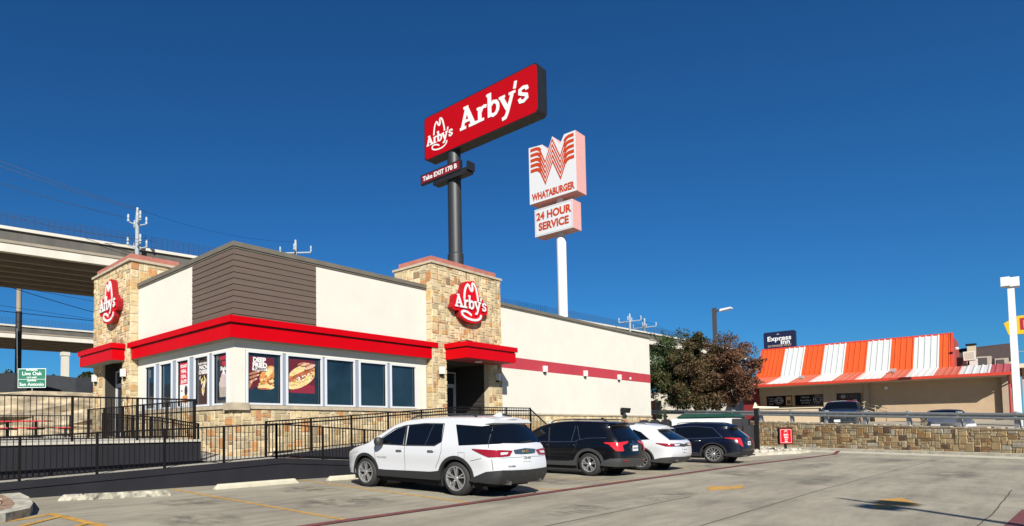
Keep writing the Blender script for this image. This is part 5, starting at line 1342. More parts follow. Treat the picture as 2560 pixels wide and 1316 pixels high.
# ================================================================= trees
M_leaf = mat('tree_leaves', (.06, .08, .03), .6, attr=True, spec=.25)
M_bark = mat('tree_bark', (.10, .075, .055), .9, var=.3, vscale=8, bump=.6, bscale=20)
def tree(loc, rad, height, z0, seed, label, nl, pals, leaf=.12, nclump=70, trunk=.16, squash=1.0, name='tree', cat='tree', gfun=None, sprays=0):
    """trunk, limbs and a crown of leaf clumps: nclump rounded clumps plus outward sprays along twigs"""
    r = random.Random(seed); x, y, z = loc
    root = wroot(name, loc, label, cat)
    m = MB(); t0 = Vector(loc)
    m.tube([t0 - Vector((0, 0, .2)), t0 + Vector((.05, 0, z0 * .7)), t0 + Vector((.0, .05, z0 + height * .35)), t0 + Vector((.1, 0, z0 + height * .75))], [trunk, trunk * .8, trunk * .5, trunk * .15], 9)
    lobes = [(Vector((r.gauss(0, 1), r.gauss(0, 1), r.gauss(.2, .8))).normalized(), r.uniform(-.16, .20)) for _ in range(16)]
    def reach(d): return 1 + sum(k * max(0, d.dot(l)) ** 6 for l, k in lobes)
    clumps = []
    for k in range(nclump):
        d = Vector((r.gauss(0, 1), r.gauss(0, 1), r.gauss(0, 1))).normalized(); l = (r.uniform(.06, 1) ** .42) * reach(d); p = d * l
        if p.z < -.5: p.z = -.5 - (abs(p.z) - .5) * .6
        c = Vector((x + p.x * rad, y + p.y * rad * squash, z + z0 + height * .5 + p.z * height * .5))
        clumps.append((c, r.uniform(.09, .20) * rad, (d, l)))
    for c, cr, _ in clumps[::3]:
        b0 = t0 + Vector((0, 0, z0 + r.uniform(-.05, .5) * height)); mid = b0.lerp(c, .5) + Vector((r.uniform(-.2, .2), r.uniform(-.2, .2), r.uniform(-.3, .1)))
        m.tube([b0, mid, c], [trunk * .30, trunk * .16, trunk * .05], 5)
    part(m, 'trunk', M_bark, root)
    m = MB()
    def leafy(q, base):
        s = leaf * r.uniform(.55, 1.3); n = Vector((r.gauss(0, 1), r.gauss(0, 1), r.gauss(.3, 1))).normalized(); a = n.orthogonal().normalized(); a = Matrix.Rotation(r.uniform(0, 6.28), 3, n) @ a; b = n.cross(a)
        k_ = r.uniform(.7, 1.3); m.poly([q - a * s, q + b * s * .42, q + a * s, q - b * s * .42], tuple(v * k_ for v in base))
    per = nl // nclump
    for c, cr, _ in clumps:
        base = pick(pals, r) if not gfun else gfun(c, r)
        for k in range(per):
            d = Vector((r.gauss(0, 1), r.gauss(0, 1), r.gauss(0, .8))).normalized() * cr * (r.random() ** .4)
            leafy(c + d, base)
    ctr = Vector((x, y, z + z0 + height * .5))
    for k in range(sprays):
        c, cr, (d, l) = r.choice(clumps)
        if l < .75: continue
        o = (c - ctr).normalized() + Vector((r.uniform(-.35, .35), r.uniform(-.35, .35), r.uniform(.0, .9))); o.normalize(); L = r.uniform(.4, 1.0) * rad * .24
        base = pick(pals, r) if not gfun else gfun(c, r)
        for q in range(34):
            t = r.random(); leafy(c + o * (cr * .5 + L * t) + Vector((r.gauss(0, 1), r.gauss(0, 1), r.gauss(0, 1))) * .10 * (1.25 - t), base)
    part(m, 'crown', M_leaf, root, attr=True)
    return root
G1, G2, R1, R2, O1 = (.050, .078, .024), (.095, .115, .036), (.165, .062, .042), (.125, .070, .036), (.125, .110, .042)
def oak(c, r):
    t = min(1, max(0, .5 + (17.0 - c.y) / 5.0 + r.uniform(-.25, .25)))
    a, b = (.045, .074, .020), (.130, .060, .032)
    return tuple(p + (q - p) * t for p, q in zip(a, b))
tree((51.6, 17.0, 1.2), 3.75, 6.25, .95, 5, 'broad round tree with green and bronze-red leaves behind the guard rail', 72000, [(G1, 1)], leaf=.095, nclump=260, gfun=oak, sprays=150)
tree((43.45, 16.75, 0), .50, 3.9, .2, 15, 'thin sapling with sparse leaves at the end corner of the cream wall', 1000, [(G1, 2), (G2, 1)], leaf=.07, nclump=30, trunk=.04, name='sapling', sprays=10)
for k, (x, y, rd, h, l) in enumerate(((14.2, 68, 2.6, 2.5, 'dark green bush top left of the black pole, above the fabric fence'), (17.3, 66, 2.2, 2.0, 'dark green bush top right of the black pole behind the road sign'), (20.6, 63.2, 1.3, 2.2, 'small dark tree beside the left stone tower under the red canopy'))):
    tree((x, y, 4.9), rd, h, .3, 40 + k, l, 5000, [((.035, .05, .02), 3), ((.05, .06, .025), 1)], leaf=.16, nclump=40, name='shrub_tree')
# orange bollard and pale tank near the tree
m = MB(); m.lathe([(0, 0), (.13, 0), (.13, 1.5), (.08, 1.62), (0, 1.65)], lambda x, y, h: (56.67 + x, 22.65 + y, 2.2 + h), 12); m.lathe([(0, 0), (.13, 0), (.13, .6), (0, .62)], lambda x, y, h: (56.67 + x, 22.65 + y, 1.7 + h), 12)
tag(m.build('orange_marker_post', mat('marker_orange', (.75, .14, .04), .5)), 'orange marker post glimpsed between the sapling and the tree', 'marker post')
m = MB(); m.box(72, 76, 17.5, 38, 1.8, 5.4); m.m = 1; m.box(71.9, 72, 28, 29.5, 2.4, 4.4); m.box(71.9, 72, 31, 33, 2.6, 4.2)
tag(m.build('low_building', [mat('pale_wall', (.66, .60, .50), .8), M_black]), 'pale low building glimpsed through the lower tree crown', 'building')
# ================================================================= cars
def interp(tab, x):
    if x <= tab[0][0]: return tab[0][1]
    for (a, b), (c, d) in zip(tab[:-1], tab[1:]):
        if x <= c: return b + (d - b) * (x - a) / (c - a)
    return tab[-1][1]
def smooth_tab(tab, x, w=.06):
    return sum(interp(tab, x + o * w) * k for o, k in ((-2, 1), (-1, 2), (0, 3), (1, 2), (2, 1))) / 9
M_tyre = mat('tyre_rubber', (.022, .022, .022), .75, bump=.2, bscale=60)
M_rim = mat('alloy_rim', (.88, .88, .90), .25, metal=.85)
M_rimd = mat('dark_rim_back', (.015, .015, .016), .5)
M_clad = mat('black_cladding', (.022, .023, .024), .55)
M_carglass = mat('car_glass', (.004, .005, .007), .03, spec=.6)
M_tail = mat('tail_lamp_red', (.30, .006, .012), .12, coat=.6)
M_tail2 = mat('tail_lamp_bright_red', (.62, .02, .025), .15, coat=.6)
M_clear = mat('clear_lamp', (.70, .66, .66), .12, coat=.6)
M_chrome = mat('chrome_trim', (.50, .50, .50), .25, metal=.95)
M_plate = mat('licence_plate', (.72, .74, .76), .45)
M_ink = mat('plate_ink', (.02, .02, .03), .5)
M_seam = mat('panel_gap', (.03, .03, .033), .7)
M_wp = mat('white_car_paint', (.68, .69, .71), .32, coat=.7)
M_bp = mat('black_car_paint', (.003, .0035, .006), .3, coat=.4, spec=.3)
M_navy = mat('dark_blue_car_paint', (.003, .005, .016), .3, coat=.4, spec=.3)
M_under = mat('underbody', (.008, .008, .008), .9)

class Car:
    """body surface defined by side profiles; x forward from the rear axle, y left, z up"""
    def __init__(s, W, T, XR, XF, wb, tyre, ro, fo, tum=None, sill=.30, belt=1.08, arch=None):
        s.W, s.T, s.XR, s.XF, s.wb, s.R, s.xmin, s.xmax = W / 2, T, XR, XF, wb, tyre, -ro, wb + fo
        s.sill = sill; s.Ra = arch or tyre + .075
        s.B = tum or [(.20, .93), (.32, .975), (.44, .982), (.58, .972), (.72, .982), (.86, 1.0), (.92, .996), (belt - .06, .978), (belt, .965), (1.3, .90), (1.55, .81), (1.75, .73), (1.9, .66)]
        s.bow = .07; s.rc, s.re = .19, .48; s.fc, s.fe = .36, .95
    def xr(s, z): return smooth_tab(s.XR, z, .025)
    def xf(s, z): return smooth_tab(s.XF, z, .03)
    def hw(s, x, z):
        w = s.W * smooth_tab(s.B, z, .03)
        d = x - s.xr(z)
        if d < s.re: e = 1 - max(0, d) / s.re; w -= s.rc * (1 - math.sqrt(max(0, 1 - e * e * .97)))
        d = s.xf(z) - x
        if d < s.fe: e = 1 - max(0, d) / s.fe; w -= s.fc * (1 - math.sqrt(max(0, 1 - e * e * .97)))
        return w
    def top(s, x): return smooth_tab(s.T, x, .05)
    def zlow(s, x):
        z = s.sill
        for c in (0, s.wb):
            dx = abs(x - c)
            if dx < s.Ra: z = max(z, s.R * .96 + math.sqrt(s.Ra ** 2 - dx ** 2))
        return z
    def side(s, x, z, e=.004, sg=1): return (x, sg * (s.hw(x, z) + e), z)
    def rear(s, y, z, e=.004):
        w = s.hw(s.xr(z), z); return (s.xr(z) - s.bow * (1 - (y / w) ** 2) - e, y, z)
    def wrap(s, a, z, e, sg):
        """around the rear corner: a > 0 forward along the side, a < 0 inward across the back"""
        xr = s.xr(z)
        if a >= 0:
            return (xr + a - e * max(0, 1 - a / .08), sg * (s.hw(xr + a, z) + e), z)
        w = s.hw(xr, z); y = w + a
        return (xr - s.bow * (1 - (y / w) ** 2) - e, sg * (y + e * max(0, 1 + a / .08)), z)
    def wrapped(s, name, top, bot, mt, root, e=.014, nx=30, ny=4, sgs=(1, -1)):
        return s.panel(name, top, bot, mt, root, f=lambda a, b, e_, sg: s.wrap(a, b, e_, sg), e=e, nx=nx, ny=ny, sgs=sgs)
    def frontp(s, y, z, e=.004):
        w = s.hw(s.xf(z), z); return (s.xf(z) + .10 * (1 - (y / w) ** 2) + e, y, z)
    def body(s, root, paint):
        m = MB(); xs = set()
        n = 74
        for k in range(n + 1): xs.add(round(s.xmin + (s.xmax - s.xmin) * k / n, 4))
        for c in (0, s.wb):
            for k in range(15):
                a = math.pi * k / 14; xs.add(round(c + s.Ra * math.cos(a), 4))
            xs.add(round(c + s.Ra + .004, 4)); xs.add(round(c - s.Ra - .004, 4))
        for k in range(7): xs.add(round(s.xmin + .02 * k * k / 2 + .001, 4)); xs.add(round(s.xmax - .02 * k * k / 2 - .001, 4))
        xs = sorted(x for x in xs if s.xmin <= x <= s.xmax)
        NZ, NR, NC = 20, 5, 6; rr = .11; cols = []
        for x0 in xs:
            zt = s.top(x0); zl_ = min(s.zlow(x0), zt - rr - .05); pts = []
            fr_ = max(0, 1 - (x0 - s.xmin) / 1.2) ** 1.3; ff = max(0, 1 - (s.xmax - x0) / 1.3) ** 1.3
            def X(z): return x0 + (s.xr(z) - s.xmin) * fr_ + (s.xf(z) - s.xmax) * ff
            for j in range(NZ + 1):
                z = zl_ + (zt - rr - zl_) * j / NZ; x = X(z); pts.append((x, s.hw(x, z), z))
            z0 = zt - rr; w0 = pts[-1][1]; w1 = max(.1, w0 - .17)
            for j in range(1, NR + 1):
                a = math.pi / 2 * j / NR; z = z0 + rr * math.sin(a) * .9; x = X(z); pts.append((x, w1 + (w0 - w1) * math.cos(a), z))
            for j in range(1, NC + 1):
                y = w1 * (1 - j / NC); z = z0 + rr * .9 + .035 * (1 - (y / w1) ** 2); x = X(min(z, zt)); pts.append((x, y, z))
            cols.append(pts)
        n = len(cols[0])
        for sg in (1, -1):
            base = len(m.v)
            for p in cols: m.v += [(x, sg * y, z) for x, y, z in p]
            for i in range(len(cols) - 1):
                for j in range(n - 1):
                    a, b = base + i * n + j, base + (i + 1) * n + j
                    m.face((a, a + 1, b + 1, b) if sg > 0 else (a, b, b + 1, a + 1))
        for pts, end in ((cols[0], 0), (cols[-1], 1)):
            K = 10; base = len(m.v); bw = s.bow if end == 0 else -.10
            for x, y, z in pts:
                for k in range(K + 1):
                    t = -1 + 2 * k / K; yy = y * t; m.v.append((x - bw * (1 - t * t), yy, z + (.035 * (1 - (t * y / max(y, .3)) ** 2) * 0)))
            for j in range(n - 1):
                for k in range(K):
                    a = base + j * (K + 1) + k; m.face((a, a + K + 1, a + K + 2, a + 1) if end == 0 else (a, a + 1, a + K + 2, a + K + 1))
        s.m = m; o = m.build('body', paint, root, smooth=True, angle=50)
        u = MB(); w = s.W * .86
        u.box(s.xmin + .35, s.xmax - .5, -w * .72, w * .72, .22, .85); u.box(s.R * 1.1, s.wb - s.R * 1.1, -w, w, .2, .6)
        u.box(s.xmin + .12, -s.R * 1.15, -w * .85, w * .85, .30, .7); u.box(s.wb + s.R * 1.1, s.xmax - .35, -w * .8, w * .8, .25, .7)
        u.build('underbody', M_under, root)
        for c in (0, s.wb):
            for sg in (1, -1):
                l = MB(); k = 14; r_ = s.Ra + .01
                for q in range(k):
                    a, b = math.pi * (-.12 + 1.24 * q / k), math.pi * (-.12 + 1.24 * (q + 1) / k)
                    zc = s.R * .96
                    l.poly([(c + r_ * math.cos(t), sg * yy, zc + r_ * math.sin(t)) for t, yy in ((a, s.W - .06), (b, s.W - .06), (b, s.W - .42), (a, s.W - .42))])
                l.poly([(c + r_ * math.cos(math.pi * 2 * q / 20), sg * (s.W - .42), s.R * .96 + r_ * math.sin(math.pi * 2 * q / 20)) for q in range(20)])
                l.build('wheel_arch_liner', M_under, root)
        return o
    def panel(s, name, top, bot, mt, root, f=None, nx=14, ny=5, e=.005, sgs=(1, -1), smooth=True):
        """curved skin panel between two outline polylines given in side (x, z) or rear (y, z) coordinates"""
        f = f or (lambda a, b, e_, sg: s.side(a, b, e_, sg))
        outs = []
        def along(P, t):
            L = [math.dist(P[i], P[i + 1]) for i in range(len(P) - 1)]; d = t * sum(L)
            for i, l in enumerate(L):
                if d <= l + 1e-9 or i == len(L) - 1:
                    q = min(1, d / l) if l else 0; return (P[i][0] + (P[i + 1][0] - P[i][0]) * q, P[i][1] + (P[i + 1][1] - P[i][1]) * q)
                d -= l
        for sg in sgs:
            m = MB()
            for i in range(nx + 1):
                a, b = along(top, i / nx), along(bot, i / nx)
                for j in range(ny + 1): m.v.append(tuple(f(a[0] + (b[0] - a[0]) * j / ny, a[1] + (b[1] - a[1]) * j / ny, e, sg)))
            for i in range(nx):
                for j in range(ny):
                    k = i * (ny + 1) + j; q = (k, k + 1, k + ny + 2, k + ny + 1); m.face(q)
            o = m.build(name, mt, root, smooth=smooth, angle=60); outs.append(o)
        return outs
    def line(s, name, pts, w, mt, root, sgs=(1, -1), e=.004, rear=False):
        for sg in sgs:
            m = MB()
            P = []
            for i in range(len(pts) - 1):
                for k in range(6): P.append((pts[i][0] + (pts[i + 1][0] - pts[i][0]) * k / 6, pts[i][1] + (pts[i + 1][1] - pts[i][1]) * k / 6))
            P.append(pts[-1])
            F = (lambda u, v, d: Vector(s.rear(u * sg, v, d + e))) if rear else (lambda u, v, d: Vector(s.side(u, v, d + e, sg)))
            Q = [Vector(p) for p in P]
            for i in range(len(Q) - 1):
                d = (Q[i + 1] - Q[i]).normalized(); n = Vector((-d.y, d.x)) * w / 2
                m.poly([F(*(Q[i] - n), 0), F(*(Q[i + 1] - n), 0), F(*(Q[i + 1] + n), 0), F(*(Q[i] + n), 0)])
            m.build(name, mt, root)
    def rearpanel(s, name, top, bot, mt, root, e=.006, **kw):
        return s.panel(name, top, bot, mt, root, f=lambda a, b, e_, sg: s.rear(a, b, e_), e=e, sgs=(1,), **kw)
    def wheels(s, root, spokes=5, style='split', steer=0.0, rimr=None, wid=.25, hub=None):
        R = s.R; rr = rimr or R * .64
        for c in (0, s.wb):
            for sg in (1, -1):
                w = empty('wheel', (c, sg * (s.W - .03), R)); w.parent = root
                w.rotation_euler = (0, 0, steer if c else 0)
                fr = lambda x, y, h, sg=sg: (x, sg * h, y)
                t = MB(); t.lathe([(rr, -.0), (rr + .02, .008), (R * .80, .006), (R * .93, -.012), (R * .985, -.045), (R, -.09), (R, -wid + .07), (R * .97, -wid + .02), (rr, -wid)], fr, 40, caps=False)
                t.build('tyre', M_tyre, w, smooth=True, angle=40)
                m = MB(); m.m = 0
                m.lathe([(rr + .006, -.012), (rr + .006, .010), (rr - .018, .010), (rr - .03, -.03), (rr - .035, -.10)], fr, 40, caps=False)
                m.m = 1; m.lathe([(rr - .02, -.09), (.02, -.09)], fr, 30)
                m.m = 0
                m.lathe([(.0, .002), (.045, .002), (.06, -.01), (.065, -.05)], fr, 20)
                for k in range(spokes):
                    a0 = 2 * math.pi * k / spokes + .3
                    subs = ((-.17, .035), (.17, .035)) if style == 'split' else ((0, .05),) if style == 'multi' else ((-.10, .03), (.10, .03))
                    for da, wd in subs:
                        a1 = a0 + da; i0 = a0 + da * .45
                        p0 = Vector((math.cos(i0), math.sin(i0))) * .045; p1 = Vector((math.cos(a1), math.sin(a1))) * (rr - .012)
                        d = (p1 - p0).normalized(); n_ = Vector((-d.y, d.x))
                        w0, w1 = wd * .7, wd * (.95 if style != 'multi' else .55)
                        q = [p0 - n_ * w0 / 2, p1 - n_ * w1 / 2, p1 + n_ * w1 / 2, p0 + n_ * w0 / 2]
                        m.hexa([fr(u.x, u.y, -.06) for u in q], [fr(u.x, u.y, h) for u, h in zip(q, (-.008, -.002, -.002, -.008))])
                m.build('rim', [M_rim, M_rimd], w, smooth=True, angle=30)
    def mirror(s, root, paint, x, z, sc=1.0):
        for sg in (1, -1):
            y0 = s.hw(x, z)
            m = MB(); fr = lambda a, b, h: (x + a * .11 * sc + h * .02, sg * (y0 + .12 + b * .13 * sc), z + .06 + h)
            m.lathe([(.2, -.09), (.85, -.08), (1, -.02), (1, .05), (.8, .10), (.2, .12)], fr, 14); m.m = 1
            m.hexa([(x - .03, sg * (y0 - .03), z - .03), (x + .08, sg * (y0 - .03), z - .03), (x + .08, sg * (y0 + .1), z + .0), (x - .03, sg * (y0 + .1), z + .0)], [(x - .03, sg * (y0 - .03), z + .02), (x + .08, sg * (y0 - .03), z + .02), (x + .08, sg * (y0 + .1), z + .05), (x - .03, sg * (y0 + .1), z + .05)])
            m.build('mirror', [paint, M_clad], root, smooth=True, angle=40)
    def handle(s, root, mt, xs, z):
        for x in xs:
            for sg in (1, -1):
                m = MB(); p = [s.side(x + dx, z, e, sg) for dx, e in ((-.11, .0), (-.09, .03), (.07, .03), (.11, .0))]
                m.tube(p, [.012, .018, .018, .014], 8); m.build('door_handle', mt, root, smooth=True, angle=60)
    def plate(s, root, z, txt, e=.03, y=0.0):
        m = MB(); x = s.rear(0, z)[0] - e; m.box(x, x + .02, y - .155, y + .155, z - .08, z + .08); m.build('licence_plate', M_plate, root)
        m = MB(); f = lambda u, v, d: (x - .002, y - u, z + v)
        m.text(txt, .078, f, None, 0, bold=.002, xscale=.85); m.build('plate_lettering', M_ink, root)
    def cladding(s, root, mt=None, h=.46, arch=.065):
        mt = mt or M_clad
        for c in (0, s.wb):
            for sg in (1, -1):
                m = MB(); K = 22
                zc = s.R * .96; a0 = math.asin(max(-1, (s.sill - zc) / s.Ra))
                for i in range(K + 1):
                    t = a0 + (math.pi - 2 * a0) * i / K
                    for rr, e in ((s.Ra - .012, -.03), (s.Ra - .01, .014), (s.Ra + arch, .014), (s.Ra + arch + .004, .0)):
                        x, z = c + rr * math.cos(t), zc + rr * math.sin(t); m.v.append((x, sg * (s.hw(x, z) + e), z))
                for i in range(K):
                    for j in range(3): a = i * 4 + j; m.face((a, a + 1, a + 5, a + 4))
                m.build('arch_trim', mt, root, smooth=True, angle=50)
        a, b = s.Ra + .0, s.wb - s.Ra
        s.panel('sill_trim', [(a, h + .02), (a + .25, h - .02), (b - .3, h - .04), (b, h - .03)], [(a, s.sill - .02), (b, s.sill - .02)], mt, root, e=.012, ny=3)

def suv_common(root, s, paint, seams, glass, beltline):
    pass

# ---------- white three-row suv (nearest)
def white_suv(loc, rz):
    root = empty('parked_suv', loc, rz, 'white three-row suv with black lower trim, the nearest parked car', 'suv', 'cars parked at the restaurant')
    T = [(-1.13, 1.735), (-.9, 1.765), (-.3, 1.80), (.6, 1.815), (1.3, 1.80), (1.75, 1.765), (2.1, 1.69), (2.75, 1.36), (3.02, 1.20), (3.3, 1.135), (3.75, 1.05), (4.06, .93)]
    XR = [(.3, -1.02), (.45, -1.12), (.62, -1.15), (.78, -1.13), (.90, -1.09), (1.10, -1.07), (1.20, -1.00), (1.62, -.72), (1.74, -.80), (1.85, -.86)]
    XF = [(.25, 3.98), (.5, 4.06), (.8, 4.06), (1.0, 3.98), (1.2, 3.9)]
    s = Car(1.99, T, XR, XF, 3.07, .39, 1.13, 1.0, sill=.34, belt=1.14)
    s.body(root, M_wp)
    G = M_carglass
    s.panel('side_window', [(1.72, 1.60), (2.05, 1.52), (2.66, 1.185)], [(1.66, 1.13), (2.2, 1.13), (2.70, 1.15)], G, root)
    s.panel('side_window', [(.50, 1.635), (1.1, 1.645), (1.62, 1.615)], [(.44, 1.22), (.62, 1.135), (1.56, 1.13)], G, root)
    s.panel('side_window', [(-.62, 1.57), (.12, 1.62)], [(-.78, 1.17), (-.10, 1.14)], G, root)
    s.line('pillar_trim', [(1.69, 1.60), (1.61, 1.14)], .07, M_clad, root, e=.008)
    s.line('window_seal', [(2.72, 1.15), (1.6, 1.122), (.62, 1.126), (.43, 1.22), (.47, 1.64), (1.1, 1.655), (1.72, 1.615), (2.1, 1.53), (2.70, 1.18)], .022, M_seam, root, e=.007)
    s.line('window_divider', [(.80, 1.63), (.92, 1.14)], .02, M_chrome, root, e=.009)
    s.rearpanel('rear_window', [(.66, 1.60), (0, 1.62), (-.66, 1.60)], [(.82, 1.20), (0, 1.18), (-.82, 1.20)], G, root)
    # glass wraps from the side to the back
    s.wrapped('corner_window', [(-.10, 1.60), (.14, 1.575)], [(-.14, 1.19), (.24, 1.17)], G, root, e=.006, nx=20)
    s.line('panel_gap', [(-.80, 1.58), (-.87, 1.19), (-.90, 1.10)], .012, M_chrome, root, e=.010)
    # tail lamps
    s.wrapped('tail_lamp', [(-.40, 1.03), (-.1, 1.05), (.3, 1.065), (.58, 1.075)], [(-.30, .915), (-.1, .905), (.18, .895), (.58, 1.06)], M_tail, root)
    s.wrapped('lamp_lens', [(-.26, 1.0), (-.04, 1.0)], [(-.22, .955), (-.04, .945)], M_clear, root, e=.019)
    s.rearpanel('chrome_bar', [(.40, 1.045), (0, 1.075), (-.40, 1.045)], [(.36, .965), (0, .95), (-.36, .965)], M_chrome, root, e=.022)
    m = MB(); x = s.rear(0, 1.01)[0] - .03
    m.prism([(-.085, -.02), (-.03, -.02), (-.022, -.034), (.03, -.034), (.022, -.02), (.085, -.02), (.077, .02), (.03, .02), (.022, .034), (-.03, .034), (-.022, .02), (-.077, .02)], frame((x, 0, 1.01), (0, -1, 0), (0, 0, 1), (-1, 0, 0)), 0, .012)
    m.build('badge', mat('gold_badge', (.55, .42, .18), .25, metal=.8), root)
    s.plate(root, .86, 'TZB-4000')
    # lower trim and bumper
    s.cladding(root, h=.53)
    s.wrapped('rear_bumper', [(-.86, .60), (-.3, .61), (0, .62), (.30, .58), (.66, .42)], [(-.86, .30), (0, .31), (.66, .36)], M_clad, root, e=.016, nx=40)
    for sg in (1, -1):
        m = MB(); m.tube([(-.85, sg * .55, .33), (-1.16, sg * .55, .33)], .045, 12); m.build('exhaust_tip', M_chrome, root, smooth=True)
    # door gaps
    s.line('panel_gap', [(1.60, 1.12), (1.58, .80), (1.60, .44)], .011, M_seam, root)
    s.line('panel_gap', [(2.66, 1.14), (2.68, .9), (2.62, .46)], .011, M_seam, root)
    s.line('panel_gap', [(.42, 1.18), (.40, 1.0), (.47, .80), (.60, .6)], .011, M_seam, root)
    s.line('panel_gap', [(-.98, .86), (-1.00, .62)], .012, M_seam, root); s.line('panel_gap', [(-.44, .80), (-.75, .87)], .008, M_seam, root)
    s.rearpanel('panel_gap', [(.78, .88), (.0, .885), (-.78, .88)], [(.78, .872), (0, .877), (-.78, .872)], M_seam, root, e=.003)
    s.line('fuel_flap', [(-.10, .98), (-.28, .98), (-.28, .84), (-.10, .84), (-.10, .98)], .006, M_seam, root, sgs=(1,))
    s.handle(root, M_chrome, (1.78,), .99); s.handle(root, M_chrome, (.72,), 1.0)
    s.mirror(root, M_clad, 2.42, 1.14); s.wheels(root, 5, 'split', rimr=.275)
    m = MB(); m.hexa([(-.84, -.70, 1.64), (-.66, -.73, 1.62), (-.66, .73, 1.62), (-.84, .70, 1.64)], [(-.84, -.62, 1.72), (-.5, -.63, 1.775), (-.5, .63, 1.775), (-.84, .62, 1.72)]); m.build('spoiler', M_wp, root, smooth=True, angle=40)
    for sg in (1, -1):
        m = MB(); m.tube([(-.35, sg * .62, 1.79), (-.2, sg * .62, 1.85), (.6, sg * .63, 1.868), (1.5, sg * .62, 1.845), (1.7, sg * .62, 1.78)], .02, 8); m.build('roof_rail', M_clad, root, smooth=True)
    m = MB(); m.hexa([(-.55, -.04, 1.79), (-.3, -.05, 1.80), (-.3, .05, 1.80), (-.55, .04, 1.79)], [(-.55, -.01, 1.89), (-.50, -.01, 1.89), (-.50, .01, 1.89), (-.55, .01, 1.89)]); m.build('roof_aerial', M_wp, root, smooth=True, angle=30)
    m = MB(); fr = lambda u, v, d: s.side(2.42 - u, .80 + v, .006, 1)
    m.text('TRAVERSE', .062, fr, None, 0, bold=.001, spacing=1.35); m.build('badge_lettering', M_chrome, root)
    m = MB(); m.text('TRAVERSE', .05, lambda u, v, d: s.rear(.52 - u, .69 + v, .006), None, 0, bold=.001); m.build('badge_lettering', M_seam, root)
    m = MB()
    for y in (.55, .2, -.3, -.62): m.lathe([(0, 0), (.018, 0)], lambda a, b, h, y=y: (s.rear(y, .5)[0] - .026, y + a, .5 + b), 10)
    m.build('parking_sensor', mat('sensor', (.12, .12, .12), .4), root)
    s.panel('headlamp', [(3.35, .98), (3.85, .93)], [(3.35, .93), (3.85, .84)], M_clear, root, e=.01)
    m = MB(); p0 = s.rear(.05, 1.20, .02); p1 = s.rear(-.38, 1.23, .03); m.tube([p0, p1], .012, 6); m.build('rear_wiper', M_clad, root)
    return root
white_suv((11.69, 8.57, 0.005), math.radians(87.6)).scale = (1, 1, .975)

